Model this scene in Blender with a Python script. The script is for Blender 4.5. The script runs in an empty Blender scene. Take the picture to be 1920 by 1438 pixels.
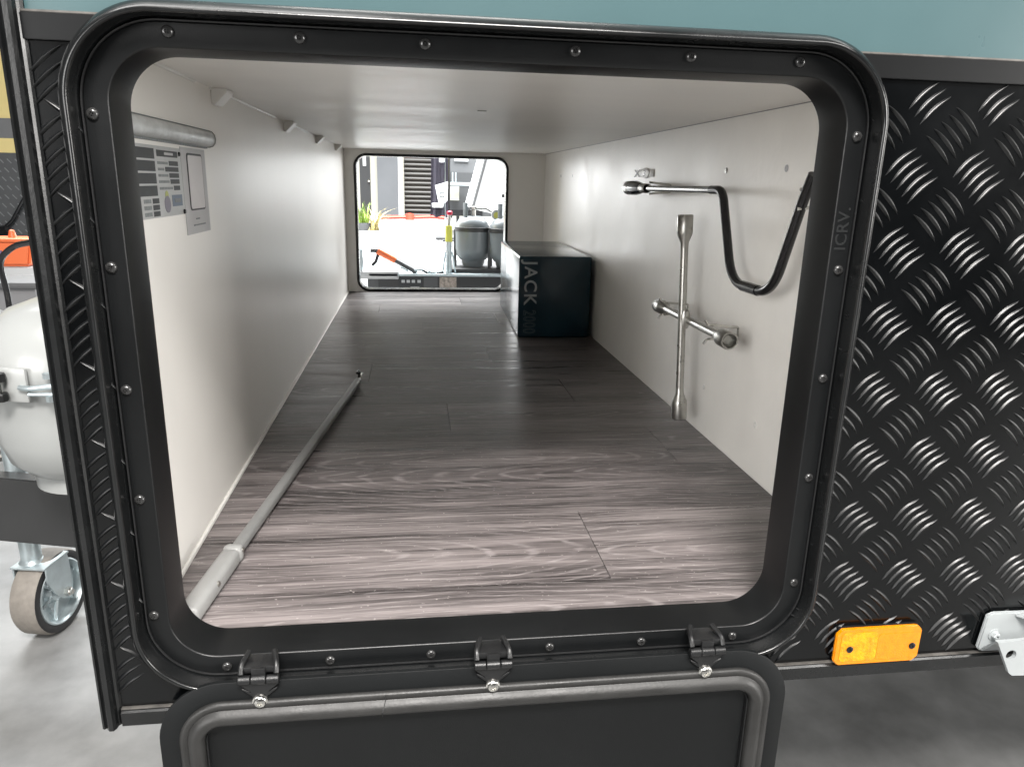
import bpy, bmesh, math, random
from mathutils import Vector, Matrix
random.seed(7)
sc = bpy.context.scene
C = sc.collection
PI = math.pi

# ------------------------------------------------------------------ camera
CAM = Vector((0.22857, -0.66360, 0.43663))
YAW, PITCH, ROLL, FPX = 0.135528, 0.269496, 0.024045, 1361.72
fw = Vector((math.sin(YAW) * math.cos(PITCH), math.cos(YAW) * math.cos(PITCH), -math.sin(PITCH)))
r0 = Vector((math.cos(YAW), -math.sin(YAW), 0)); u0 = r0.cross(fw)
rr = r0 * math.cos(ROLL) + u0 * math.sin(ROLL); uu = u0 * math.cos(ROLL) - r0 * math.sin(ROLL)
cd = bpy.data.cameras.new('camera'); cam = bpy.data.objects.new('camera', cd); C.objects.link(cam)
cd.sensor_width = 36; cd.lens = 36 * FPX / 1920; cd.clip_start = 0.02; cd.clip_end = 300
M = Matrix((rr, uu, -fw)).transposed().to_4x4(); M.translation = CAM; cam.matrix_world = M
sc.camera = cam

# ------------------------------------------------------------------ world and lamps
w = bpy.data.worlds.new('World'); sc.world = w; w.use_nodes = True
bg = w.node_tree.nodes['Background']; bg.inputs[0].default_value = (0.93, 0.97, 1.0, 1); bg.inputs[1].default_value = 0.06
def area(name, loc, target, sx, sy, power, col=(1, 1, 1), spread=180):
    l = bpy.data.lights.new(name, 'AREA'); l.shape = 'RECTANGLE'; l.size = sx; l.size_y = sy; l.energy = power; l.color = col; l.spread = math.radians(spread)
    o = bpy.data.objects.new(name, l); C.objects.link(o); o.location = loc
    o.rotation_euler = (Vector(target) - Vector(loc)).to_track_quat('-Z', 'Y').to_euler(); return o
area('showroom_lamp_or_fill', (0.35, -2.25, 2.95), (0.25, 0.1, 0.1), 1.5, 0.75, 215, (1.0, 0.962, 0.925))
area('showroom_lamp_or_fill', (-1.0, -0.55, 3.4), (-1.0, -0.3, 0.0), 2.2, 1.2, 56, (1.0, 0.985, 0.96))
area('showroom_lamp_or_fill', (2.7, -1.3, 3.3), (2.2, -0.2, 0.0), 1.6, 0.5, 36, (1.0, 0.98, 0.95))  # added overhead fill at right, lifts the dark ground and tread bars
area('showroom_doorway_or_fill', (-2.6, -2.7, 1.0), (0.4, 0.5, 0.25), 2.2, 1.6, 72, (1.0, 0.985, 0.965))
area('showroom_doorway_or_fill', (5.6, -2.6, 1.1), (0.6, 0.6, 0.0), 2.6, 1.8, 185, (1.0, 0.975, 0.94))  # added fill, no doorway known here; brightens left wall and shaded ground
area('courtyard_daylight', (0.6, 13.0, 7.5), (0.6, 13.0, -0.6), 16, 12, 9800, (0.97, 0.99, 1.0), 110)
area('courtyard_fill', (-1.75, 7.0, 1.1), (0.45, 0.9, 0.25), 2.4, 1.8, 112, (0.98, 0.99, 1.0))  # added low fill out of view, aimed through far hatch to brighten tunnel
area('courtyard_fill', (3.3, 7.0, 1.1), (0.1, 0.9, 0.25), 2.4, 1.8, 170, (1.0, 0.99, 0.97))  # matching fill on the right, added to lift the left tunnel wall
vs = sc.view_settings; vs.view_transform = 'Standard'; vs.look = 'None'; vs.gamma = 1.0; vs.use_curve_mapping = False; vs.exposure = 0.7
sc.cycles.max_bounces = 10; sc.cycles.diffuse_bounces = 8; sc.cycles.glossy_bounces = 5
sc.cycles.use_denoising = True
sc.cycles.sample_clamp_indirect = 6.0

# ------------------------------------------------------------------ materials
def mat(name, col, rough=0.5, metal=0.0, var=0.0, vscale=8.0, bump=0.0, bscale=200.0, stretch=(1, 1, 1), coat=0.0, rvar=0.0, spec=0.5, trans=0.0, col2=None, alpha=1.0):
    m = bpy.data.materials.new(name); m.use_nodes = True
    nt = m.node_tree; N = nt.nodes; L = nt.links; b = N['Principled BSDF']
    b.inputs['Base Color'].default_value = (*col, 1); b.inputs['Roughness'].default_value = rough
    b.inputs['Metallic'].default_value = metal; b.inputs['Specular IOR Level'].default_value = spec
    b.inputs['Coat Weight'].default_value = coat; b.inputs['Coat Roughness'].default_value = 0.08
    b.inputs['Transmission Weight'].default_value = trans
    tc = N.new('ShaderNodeTexCoord'); mp = N.new('ShaderNodeMapping'); mp.inputs['Scale'].default_value = stretch
    L.new(tc.outputs['Object'], mp.inputs['Vector'])
    if var > 0 or rvar > 0:
        n = N.new('ShaderNodeTexNoise'); n.inputs['Scale'].default_value = vscale; n.inputs['Detail'].default_value = 6; n.inputs['Roughness'].default_value = 0.62
        L.new(mp.outputs[0], n.inputs['Vector'])
        if var > 0:
            rp = N.new('ShaderNodeValToRGB'); e = rp.color_ramp.elements
            c2 = col2 or tuple(c * (1 - var) for c in col)
            e[0].position = 0.32; e[0].color = (*c2, 1); e[1].position = 0.68; e[1].color = (*[min(1, c * (1 + (0 if col2 else var * 0.6))) for c in col], 1)
            L.new(n.outputs['Fac'], rp.inputs[0]); L.new(rp.outputs[0], b.inputs['Base Color'])
        if rvar > 0:
            mr = N.new('ShaderNodeMapRange'); mr.inputs[1].default_value = 0.3; mr.inputs[2].default_value = 0.7
            mr.inputs[3].default_value = max(0.02, rough - rvar); mr.inputs[4].default_value = min(1, rough + rvar)
            L.new(n.outputs['Fac'], mr.inputs[0]); L.new(mr.outputs[0], b.inputs['Roughness'])
    if bump > 0:
        n2 = N.new('ShaderNodeTexNoise'); n2.inputs['Scale'].default_value = bscale; n2.inputs['Detail'].default_value = 3
        L.new(mp.outputs[0], n2.inputs['Vector'])
        bp = N.new('ShaderNodeBump'); bp.inputs['Strength'].default_value = bump; bp.inputs['Distance'].default_value = 0.001
        L.new(n2.outputs['Fac'], bp.inputs['Height']); L.new(bp.outputs[0], b.inputs['Normal'])
    return m

M_frame = mat('black_powder_coat', (0.0042, 0.0047, 0.0051), 0.34, var=0.25, vscale=5, bump=0.15, bscale=900, rvar=0.06, spec=0.38)
M_bead = mat('black_satin_extrusion', (0.0065, 0.007, 0.0073), 0.24, var=0.3, vscale=14, bump=0.06, bscale=500, rvar=0.09)
M_panel = mat('black_gloss_plate', (0.0014, 0.0017, 0.0020), 0.14, var=0.35, vscale=5, bump=0.05, bscale=11, rvar=0.05, coat=0.0, spec=0.4)
M_tread = mat('black_tread', (0.0030, 0.0035, 0.0040), 0.36, rvar=0.08, vscale=9)
M_strip = mat('black_flat_strip', (0.0034, 0.0038, 0.0042), 0.36, var=0.3, vscale=10, spec=0.22)
M_edge = mat('worn_trim_edge', (0.11, 0.104, 0.096), 0.42, metal=0.3, var=0.6, vscale=40)
M_teal = mat('teal_gloss_panel', (0.050, 0.092, 0.099), 0.3, var=0.08, vscale=2, rvar=0.05, coat=0.3)
M_wall = mat('white_ply_liner', (0.88, 0.862, 0.822), 0.3, var=0.03, vscale=4, bump=0.06, bscale=350, stretch=(1, 1, 0.35), rvar=0.02)
M_ceil = mat('white_ply_ceiling', (0.88, 0.862, 0.824), 0.36, var=0.05, vscale=6, bump=0.05, bscale=300, stretch=(0.25, 1, 1), rvar=0.05)
M_rightwall = mat('white_textured_liner', (0.88, 0.860, 0.815), 0.38, var=0.05, vscale=6, bump=0.3, bscale=90, stretch=(1, 1, 0.8), rvar=0.06)
M_bead_white = mat('white_sealant', (0.74, 0.73, 0.70), 0.35, bump=0.2, bscale=120)
M_chrome = mat('zinc_chrome', (0.62, 0.61, 0.58), 0.24, 1.0, rvar=0.08, vscale=60)
M_steel = mat('satin_steel', (0.47, 0.465, 0.44), 0.33, 1.0, rvar=0.1, vscale=50, var=0.15)
M_black = mat('black_paint', (0.009, 0.009, 0.010), 0.2, rvar=0.06, vscale=30)
M_blackplastic = mat('black_plastic', (0.008, 0.0083, 0.0088), 0.38, bump=0.2, bscale=700)
M_rubber = mat('grey_rubber', (0.018, 0.0178, 0.0172), 0.46, var=0.25, vscale=25, bump=0.2, bscale=400, rvar=0.08)
M_pan = mat('door_liner', (0.0055, 0.0062, 0.0066), 0.5, var=0.2, vscale=6, bump=0.15, bscale=800, spec=0.2)
M_alu = mat('grey_anodised_pole', (0.25, 0.253, 0.25), 0.42, 0.35, var=0.1, vscale=20)
M_greyplastic = mat('grey_plastic', (0.26, 0.262, 0.258), 0.45, var=0.06, vscale=30)
M_bracket = mat('light_grey_paint', (0.30, 0.32, 0.325), 0.32, var=0.05, vscale=20, rvar=0.05)
M_navy = mat('navy_gloss', (0.0085, 0.0360, 0.0560), 0.16, rvar=0.04, vscale=12, var=0.2)
M_print = mat('grey_print', (0.42, 0.46, 0.48), 0.4)
M_print2 = mat('dim_print', (0.15, 0.19, 0.205), 0.35)
M_amber = mat('amber_lens', (0.62, 0.20, 0.0), 0.14, var=0.14, vscale=160, bump=0.5, bscale=600, coat=0.6)
M_amber2 = mat('amber_prism', (0.70, 0.27, 0.0), 0.2, var=0.4, vscale=120, bump=1.0, bscale=350, coat=0.6)
M_foil = mat('silver_plate', (0.50, 0.51, 0.51), 0.4, 0.3, var=0.06, vscale=40)
M_ink = mat('dark_print', (0.022, 0.025, 0.028), 0.45, var=0.25, vscale=120)
M_ink2 = mat('mid_print', (0.22, 0.24, 0.245), 0.5, var=0.3, vscale=300)
M_card = mat('grey_card', (0.50, 0.50, 0.51), 0.45, var=0.04, vscale=30)
M_white = mat('white_card', (0.66, 0.64, 0.645), 0.4, var=0.04, vscale=30)
M_greendot = mat('green_print', (0.42, 0.45, 0.14), 0.5); M_bluedot = mat('blue_print', (0.16, 0.20, 0.26), 0.5); M_purple = mat('mauve_print', (0.22, 0.21, 0.25), 0.5)
M_lens = mat('clear_ribbed_cover', (0.50, 0.52, 0.52), 0.3, var=0.25, vscale=60, bump=0.8, bscale=140, coat=0.15, stretch=(1, 0.5, 1))
M_cyl = mat('white_enamel', (0.31, 0.32, 0.315), 0.3, var=0.03, vscale=6, coat=0.2)
M_galv = mat('galvanised_steel', (0.50, 0.565, 0.585), 0.36, 0.75, var=0.15, vscale=25, rvar=0.1)
M_tyre = mat('black_rubber_tyre', (0.014, 0.014, 0.015), 0.6)
M_tread_worn = mat('worn_tyre_tread', (0.185, 0.168, 0.148), 0.7, var=0.15, vscale=60, bump=0.3, bscale=80)
M_chassis = mat('black_chassis', (0.026, 0.0265, 0.027), 0.5, var=0.15, vscale=8, rvar=0.05)
M_orange = mat('orange_plastic', (0.75, 0.16, 0.05), 0.4); M_label = mat('purple_label', (0.18, 0.12, 0.22), 0.5)
M_yellow = mat('yellow_panel', (0.72, 0.60, 0.27), 0.35); M_greyband = mat('grey_band', (0.16, 0.165, 0.17), 0.4)
M_greyplate = mat('grey_chequer', (0.105, 0.11, 0.115), 0.35, 0.2); M_greytread = mat('grey_tread', (0.30, 0.31, 0.32), 0.3, 0.4)
M_bluecyl = mat('grey_enamel', (0.15, 0.168, 0.178), 0.32, var=0.05, vscale=6)
M_dark = mat('dark_grey', (0.022, 0.0225, 0.024), 0.5); M_mid = mat('mid_grey', (0.075, 0.077, 0.08), 0.6)
M_cream = mat('cream_wall', (0.36, 0.35, 0.30), 0.8, var=0.06, vscale=1.5); M_greywall = mat('grey_wall', (0.088, 0.092, 0.098), 0.75, var=0.08, vscale=1.5)
M_slat = mat('roller_slat', (0.040, 0.036, 0.031), 0.5); M_purplecloth = mat('dark_cloth', (0.055, 0.05, 0.068), 0.7)
M_red = mat('red_plastic', (0.62, 0.055, 0.03), 0.45); M_lime = mat('yellow_green_tape', (0.62, 0.62, 0.10), 0.5)
M_leaf = mat('grass_blade', (0.15, 0.24, 0.025), 0.6, var=0.3, vscale=4); M_leafdry = mat('dry_blade', (0.36, 0.30, 0.13), 0.6)
M_whiteplate = mat('white_plate', (0.46, 0.47, 0.475), 0.4); M_yellowgauge = mat('gauge_face', (0.60, 0.58, 0.12), 0.4)

def ground_mat():
    m = mat('pale_concrete', (0.185, 0.187, 0.185), 0.42, var=0.3, vscale=6.5, bump=0.12, bscale=90, rvar=0.1)
    return m
M_ground = ground_mat()

def wood_mat():
    m = bpy.data.materials.new('limed_oak_vinyl'); m.use_nodes = True
    nt = m.node_tree; N = nt.nodes; L = nt.links; b = N['Principled BSDF']
    def nd(t, **k):
        n = N.new(t)
        for a, v in k.items(): setattr(n, a, v)
        return n
    def math_(op, a, b_=None, c=None):
        n = nd('ShaderNodeMath', operation=op)
        for i, v in enumerate((a, b_, c)):
            if v is None: continue
            if isinstance(v, (int, float)): n.inputs[i].default_value = v
            else: L.new(v, n.inputs[i])
        return n.outputs[0]
    tc = nd('ShaderNodeTexCoord'); oi = nd('ShaderNodeObjectInfo')
    off = nd('ShaderNodeCombineXYZ')
    L.new(math_('MULTIPLY', oi.outputs['Random'], 37.3), off.inputs[0]); L.new(math_('MULTIPLY', oi.outputs['Random'], 91.7), off.inputs[1]); L.new(math_('MULTIPLY', oi.outputs['Random'], 13.1), off.inputs[2])
    add = nd('ShaderNodeVectorMath', operation='ADD'); L.new(tc.outputs['Object'], add.inputs[0]); L.new(off.outputs[0], add.inputs[1])
    def noise(sx, sy, scale=1.0, detail=2, rough=0.5, dist=0.0):
        mp = nd('ShaderNodeMapping'); mp.inputs['Scale'].default_value = (sx, sy, 1); L.new(add.outputs[0], mp.inputs['Vector'])
        n = nd('ShaderNodeTexNoise'); n.inputs['Scale'].default_value = scale; n.inputs['Detail'].default_value = detail; n.inputs['Roughness'].default_value = rough; n.inputs['Distortion'].default_value = dist
        L.new(mp.outputs[0], n.inputs['Vector']); return n.outputs['Fac']
    sep = nd('ShaderNodeSeparateXYZ'); L.new(tc.outputs['Object'], sep.inputs[0])
    r2 = math_('FRACT', math_('MULTIPLY', oi.outputs['Random'], 7.31)); r3 = math_('FRACT', math_('MULTIPLY', oi.outputs['Random'], 23.7))
    warp = noise(2.2, 7.0, 1, 3, 0.5); warp2 = noise(9, 30, 1, 2, 0.5)
    gx_ = math_('MULTIPLY', math_('ADD', sep.outputs[0], math_('MULTIPLY', math_('SUBTRACT', r2, 0.5), 0.5)), 0.14)
    gy_ = math_('ADD', sep.outputs[1], math_('ADD', math_('MULTIPLY', math_('SUBTRACT', r3, 0.5), 0.13), math_('MULTIPLY', math_('SUBTRACT', warp, 0.5), 0.085)))
    rad = math_('SQRT', math_('ADD', math_('MULTIPLY', gx_, gx_), math_('MULTIPLY', gy_, gy_)))
    rad = math_('ADD', rad, math_('MULTIPLY', warp2, 0.006))
    jit = noise(40, 260, 1, 2, 0.6)
    rings = math_('SINE', math_('ADD', math_('MULTIPLY', rad, 2 * PI / 0.0078), math_('MULTIPLY', jit, 2.2)))
    line = nd('ShaderNodeMapRange'); line.inputs[1].default_value = 0.62; line.inputs[2].default_value = 1.0; L.new(rings, line.inputs[0])
    brk = nd('ShaderNodeMapRange'); brk.inputs[1].default_value = 0.38; brk.inputs[2].default_value = 0.66; L.new(noise(14, 120, 1, 4, 0.75), brk.inputs[0])
    grain = math_('MULTIPLY', line.outputs[0], brk.outputs[0])
    fibre = noise(7, 330, 1, 4, 0.65)
    cloud = noise(2.6, 14, 1, 4, 0.6)
    streak = noise(1.7, 48, 1, 5, 0.72)
    tone = math_('ADD', math_('MULTIPLY', cloud, 0.30), math_('ADD', math_('MULTIPLY', streak, 0.50), math_('MULTIPLY', fibre, 0.44)))
    tone = math_('ADD', tone, math_('MULTIPLY', math_('SUBTRACT', oi.outputs['Random'], 0.5), 0.10))
    rp = nd('ShaderNodeValToRGB'); e = rp.color_ramp.elements
    e[0].position = 0.50; e[0].color = (0.026, 0.0225, 0.0225, 1); e[1].position = 0.78; e[1].color = (0.270, 0.240, 0.236, 1)
    k = e.new(0.62); k.color = (0.108, 0.0945, 0.0935, 1)
    L.new(tone, rp.inputs[0])
    mx = nd('ShaderNodeMixRGB'); mx.inputs[2].default_value = (0.42, 0.385, 0.38, 1)
    L.new(math_('MULTIPLY', grain, 0.50), mx.inputs[0]); L.new(rp.outputs[0], mx.inputs[1]); L.new(mx.outputs[0], b.inputs['Base Color'])
    spk = nd('ShaderNodeMapRange'); spk.inputs[1].default_value = 0.735; spk.inputs[2].default_value = 0.76; L.new(noise(230, 260, 1, 1, 0.5), spk.inputs[0])
    mz = nd('ShaderNodeMixRGB'); mz.inputs[2].default_value = (0.42, 0.39, 0.37, 1)
    L.new(math_('MULTIPLY', spk.outputs[0], 0.55), mz.inputs[0]); L.new(mx.outputs[0], mz.inputs[1]); L.new(mz.outputs[0], b.inputs['Base Color'])
    ro = nd('ShaderNodeMapRange'); ro.inputs[1].default_value = 0.3; ro.inputs[2].default_value = 0.7; ro.inputs[3].default_value = 0.22; ro.inputs[4].default_value = 0.50
    L.new(streak, ro.inputs[0]); L.new(ro.outputs[0], b.inputs['Roughness'])
    bp = nd('ShaderNodeBump'); bp.inputs['Strength'].default_value = 0.55; bp.inputs['Distance'].default_value = 0.0006
    L.new(math_('ADD', math_('MULTIPLY', fibre, 0.6), math_('ADD', math_('MULTIPLY', streak, 0.8), math_('MULTIPLY', grain, 0.3))), bp.inputs['Height']); L.new(bp.outputs[0], b.inputs['Normal'])
    return m
M_wood = wood_mat()

# ------------------------------------------------------------------ helpers
def obj(name, bm, m, parent=None, loc=None, smooth=True, angle=35):
    if isinstance(bm, bmesh.types.BMesh):
        bmesh.ops.recalc_face_normals(bm, faces=bm.faces[:])
        me = bpy.data.meshes.new(name); bm.to_mesh(me); bm.free()
    else: me = bm
    if m: me.materials.append(m)
    if smooth:
        for p in me.polygons: p.use_smooth = True
        try: me.set_sharp_from_angle(angle=math.radians(angle))
        except Exception: pass
    o = bpy.data.objects.new(name, me); C.objects.link(o)
    if parent: o.parent = parent
    if loc: o.location = loc
    return o
def tag(o, label=None, cat=None, group=None, kind=None):
    for k, v in (('label', label), ('category', cat), ('group', group), ('kind', kind)):
        if v: o[k] = v
    return o
def thing(name, label, cat, loc=(0, 0, 0), group=None):
    o = bpy.data.objects.new(name, None); C.objects.link(o); o.location = loc; o.empty_display_size = 0.05
    return tag(o, label, cat, group)
def bx(bm, a, b, bev=0.0, seg=2, mtx=None):
    a, b = Vector(a), Vector(b); c = (a + b) / 2; s = b - a
    r = bmesh.ops.create_cube(bm, size=1.0); vs_ = r['verts']
    bmesh.ops.scale(bm, vec=s, verts=vs_); bmesh.ops.translate(bm, vec=c, verts=vs_)
    if bev > 0:
        es = list({e for v in vs_ for e in v.link_edges})
        q = bmesh.ops.bevel(bm, geom=es, offset=bev, segments=seg, affect='EDGES', profile=0.5)
        vs_ = list({v for f in q['faces'] for v in f.verts} | {v for v in vs_ if v.is_valid})
    if mtx: bmesh.ops.transform(bm, matrix=mtx, verts=vs_)
    return bm
def box(name, a, b, m, parent=None, bev=0.0, seg=2, loc=None, mtx=None):
    return obj(name, bx(bmesh.new(), a, b, bev, seg, mtx), m, parent, loc)
def frame_of(d):
    d = d.normalized(); a = Vector((0, 0, 1)) if abs(d.z) < 0.95 else Vector((1, 0, 0))
    x = d.cross(a).normalized(); return x, d.cross(x)
def tube(bm, pts, rad, n=12, cap=True):
    pts = [Vector(p) for p in pts]; rings = []; px = None
    rads = rad if isinstance(rad, (list, tuple)) else [rad] * len(pts)
    for i, p in enumerate(pts):
        d = (pts[min(i + 1, len(pts) - 1)] - pts[max(i - 1, 0)])
        if px is None: x, y = frame_of(d)
        else:
            x = (px - d.normalized() * px.dot(d.normalized())).normalized(); y = d.normalized().cross(x)
        px = x
        rings.append([bm.verts.new(p + (x * math.cos(2 * PI * k / n) + y * math.sin(2 * PI * k / n)) * rads[i]) for k in range(n)])
    for A, B in zip(rings, rings[1:]):
        for k in range(n): bm.faces.new((A[k], A[(k + 1) % n], B[(k + 1) % n], B[k]))
    if cap:
        bm.faces.new(rings[0]); bm.faces.new(rings[-1])
    return bm
def smooth_path(pts, n=6, rad=0.03):
    """round the corners of a polyline"""
    pts = [Vector(p) for p in pts]; out = [pts[0]]
    for a, b, c in zip(pts, pts[1:], pts[2:]):
        r = min(rad, (a - b).length * 0.45, (c - b).length * 0.45)
        p, q = b + (a - b).normalized() * r, b + (c - b).normalized() * r
        for i in range(n + 1):
            t = i / n; out.append(p * (1 - t) ** 2 + b * 2 * t * (1 - t) + q * t * t)
    return out + [pts[-1]]
def lathe(bm, prof, axis_p=(0, 0, 0), axis_d=(0, 0, 1), n=32):
    """prof: (radius, height) list"""
    P, d = Vector(axis_p), Vector(axis_d).normalized(); x, y = frame_of(d); rings = []
    for r, h in prof:
        if r < 1e-6: rings.append([bm.verts.new(P + d * h)])
        else: rings.append([bm.verts.new(P + d * h + (x * math.cos(2 * PI * k / n) + y * math.sin(2 * PI * k / n)) * r) for k in range(n)])
    for A, B in zip(rings, rings[1:]):
        if len(A) == 1 and len(B) == 1: continue
        for k in range(n):
            if len(A) == 1: bm.faces.new((A[0], B[(k + 1) % n], B[k]))
            elif len(B) == 1: bm.faces.new((A[k], A[(k + 1) % n], B[0]))
            else: bm.faces.new((A[k], A[(k + 1) % n], B[(k + 1) % n], B[k]))
    return bm
def rrect(x0, x1, z0, z1, r, n=10):
    out = []
    for cx, cz, a0 in ((x1 - r, z1 - r, 0), (x0 + r, z1 - r, 90), (x0 + r, z0 + r, 180), (x1 - r, z0 + r, 270)):
        for i in range(n + 1):
            a = math.radians(a0 + 90 * i / n); out.append((cx + r * math.cos(a), cz + r * math.sin(a)))
    return out
def sweep(bm, rect, r, prof, n=10, closed=False, fill_last=False, fill_first=False):
    """carry a profile (outward offset, y) round a rounded rectangle (x0, x1, z0, z1)"""
    x0, x1, z0, z1 = rect; loops = []
    for o, y in prof:
        loops.append([bm.verts.new((x, y, z)) for x, z in rrect(x0 - o, x1 + o, z0 - o, z1 + o, max(0.002, r + o), n)])
    prs = list(zip(loops, loops[1:])) + ([(loops[-1], loops[0])] if closed else [])
    for A, B in prs:
        k = len(A)
        for i in range(k): bm.faces.new((A[i], A[(i + 1) % k], B[(i + 1) % k], B[i]))
    if fill_last: bm.faces.new(loops[-1])
    if fill_first: bm.faces.new(loops[0])
    return bm
def holed_plate(bm, outer, hole, hr, y0, y1, n=10):
    """plate in the xz plane with a rounded hole"""
    x0, x1, z0, z1 = outer
    for y, in ((y0,), (y1,)):
        o = [bm.verts.new((x, y, z)) for x, z in ((x0, z0), (x1, z0), (x1, z1), (x0, z1))]
        h = [bm.verts.new((x, y, z)) for x, z in rrect(*hole, hr, n)]
        es = [bm.edges.new((l[i], l[(i + 1) % len(l)])) for l in (o, h) for i in range(len(l))]
        bmesh.ops.triangle_fill(bm, use_beauty=True, use_dissolve=False, edges=es)
        if y == y0: A, HA = o, h
    for a, b in ((A, o), (HA, h)):
        k = len(a)
        for i in range(k): bm.faces.new((a[i], a[(i + 1) % k], b[(i + 1) % k], b[i]))
    return bm
def prism(bm, pts, axis, a, b):
    """extrude a polygon; axis 'y': pts are (x, z); axis 'x': pts are (y, z); axis 'z': (x, y)"""
    f = {'y': lambda p, t: (p[0], t, p[1]), 'x': lambda p, t: (t, p[0], p[1]), 'z': lambda p, t: (p[0], p[1], t)}[axis]
    A = [bm.verts.new(f(p, a)) for p in pts]; B = [bm.verts.new(f(p, b)) for p in pts]
    bm.faces.new(A); bm.faces.new(B)
    for i in range(len(pts)): bm.faces.new((A[i], A[(i + 1) % len(pts)], B[(i + 1) % len(pts)], B[i]))
    return bm
def text_mesh(body, size, extrude=0.0002, outline=0.0, spacing=1.0):
    cu = bpy.data.curves.new('lettering', 'FONT'); cu.body = body; cu.size = size; cu.space_character = spacing
    if outline: cu.fill_mode = 'NONE'; cu.bevel_depth = outline; cu.bevel_resolution = 0; cu.resolution_u = 4
    else: cu.extrude = extrude; cu.offset = size * 0.012; cu.resolution_u = 4
    o = bpy.data.objects.new('t', cu); C.objects.link(o); bpy.context.view_layer.update()
    dg = bpy.context.evaluated_depsgraph_get(); me = bpy.data.meshes.new_from_object(o.evaluated_get(dg))
    bpy.data.objects.remove(o); return me
def copy_tree(o, parent=None):
    c = o.copy(); C.objects.link(c); c.parent = parent
    for ch in o.children: copy_tree(ch, c)
    return c

# measured planes
XL, XR, ZF, ZC, D = -0.0422, 0.7552, -0.006, 0.5504, 2.3594
OW, OH, OR = 0.6, 0.528, 0.042            # hatch opening
PY = -0.048                               # outer face of the side panel
ZG = -0.62                                # ground

# ------------------------------------------------------------------ the setting
bm = bmesh.new(); s = 60
for v in ((-s, -s), (s, -s), (s, s), (-s, s)): bm.verts.new((*v, ZG))
bm.faces.new(bm.verts[:]) if not bm.verts.ensure_lookup_table() else None
tag(obj('ground', bm, M_ground, smooth=False), kind='structure')

# ------------------------------------------------------------------ the caravan
car = thing('caravan', 'black chequer plate caravan with a tunnel boot, its square hatch hanging open', 'caravan', (0, 0, ZG))
def cp(o):                                   # hang a part under the caravan, keeping world coordinates
    o.parent = car; o.matrix_parent_inverse = Matrix.Translation((0, 0, -ZG)); return o
RIGHT, TOP = 2.6, 1.7
LOOP = rrect(-0.0222, OW + 0.0222, -0.0222, OH + 0.0222, OR + 0.0222, 14)
ZS = 0.5312
up_ = [p for p in LOOP if p[1] > ZS]; i0 = 0
low = [p for p in LOOP if p[1] <= ZS]
k0 = max(range(len(low)), key=lambda k: (Vector(low[k]) - Vector(low[k - 1])).length if low[k][0] < 0.3 and low[k][1] > 0.4 else -1)
low = low[k0:] + low[:k0]                      # from upper left, down and round to upper right
ul, ur = low[0], low[-1]
def flat_plate(pts, y0, y1):
    bm = bmesh.new(); loops = []
    for y in (y0, y1):
        l = [bm.verts.new((x, y, z)) for x, z in pts]; es = [bm.edges.new((l[i], l[(i + 1) % len(l)])) for i in range(len(l))]
        bmesh.ops.triangle_fill(bm, use_beauty=True, edges=es); loops.append(l)
    a, b = loops
    for i in range(len(a)): bm.faces.new((a[i], a[(i + 1) % len(a)], b[(i + 1) % len(a)], b[i]))
    return bm
plate = cp(obj('chequer_plate', flat_plate([(-0.052, ZS), (-0.052, -0.05), (RIGHT, -0.05), (RIGHT, ZS), (ur[0], ZS)] + low[::-1] + [(ul[0], ZS)], PY, -0.002), M_panel, smooth=False))
tag(plate, 'gloss black five-bar chequer plate side panel')
up_.sort(key=lambda p: p[0])
upper = cp(obj('upper_panel', flat_plate([(-0.052, ZS + 0.0002)] + [(up_[0][0] - 0.001, ZS + 0.0002)] + up_ + [(up_[-1][0] + 0.001, ZS + 0.0002), (RIGHT, ZS + 0.0002), (RIGHT, TOP), (-0.052, TOP)], PY + 0.0015, -0.012), M_teal, smooth=False)); tag(upper, 'teal gloss body panel')
for nm, za, zb, yy, m_ in (('cover_strip', 0.5285, 0.5465, -0.0035, M_strip), ('strip_edge', 0.5467, 0.5485, -0.0030, M_edge)):
    for s_ in (0, 1):
        mir = (lambda x: x) if s_ == 0 else (lambda x: OW - x)
        xa = -0.0115 + (za - 0.5285) * 1.25; xb = -0.0115 + (zb - 0.5285) * 1.25; far = -0.05 if s_ == 0 else OW - RIGHT
        bm = bmesh.new(); prism(bm, [(mir(far), za), (mir(xa), za), (mir(xb), zb), (mir(far), zb)], 'y', PY + yy, PY - 0.0001)
        bmesh.ops.bevel(bm, geom=bm.edges[:], offset=0.0004, segments=2, affect='EDGES'); cp(obj(nm, bm, m_))

# corner extrusion with ridges, and bottom angle
bm = bmesh.new()
px_ = [(-0.0655, 0.02), (-0.0655, -0.052), (-0.0645, -0.0555), (-0.0625, -0.0565), (-0.0612, -0.055), (-0.0600, -0.0565), (-0.0572, -0.0595), (-0.0535, -0.0595), (-0.0518, -0.0565), (-0.0512, -0.052), (-0.0495, -0.0505), (-0.0480, -0.0485), (-0.0480, -0.047), (-0.0530, -0.047), (-0.0530, 0.02)]
prism(bm, px_, 'z', -0.0612, TOP)
cp(obj('corner_trim', bm, M_bead, smooth=False))
bm = bmesh.new(); prism(bm, [(-0.0535, -0.0612), (-0.0535, -0.0475), (-0.0500, -0.0450), (-0.0470, -0.0450), (-0.0470, -0.0612)], 'x', -0.0480, RIGHT)
cp(obj('bottom_trim', bm, M_bead, smooth=False))
cp(box('trim_edge', (-0.048, -0.0520, -0.0449), (RIGHT, -0.0482, -0.0435), M_edge, bev=0.0003))
cp(box('front_panel', (-0.0628, 0.0202, -0.0610), (-0.0560, D + 0.03, TOP), M_panel))
cp(box('underside', (-0.0550, -0.0465, -0.0608), (RIGHT, D + 0.044, -0.0512), M_chassis))
cp(box('roof', (-0.06, -0.04, TOP), (RIGHT, D + 0.05, TOP + 0.03), M_teal))
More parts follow.
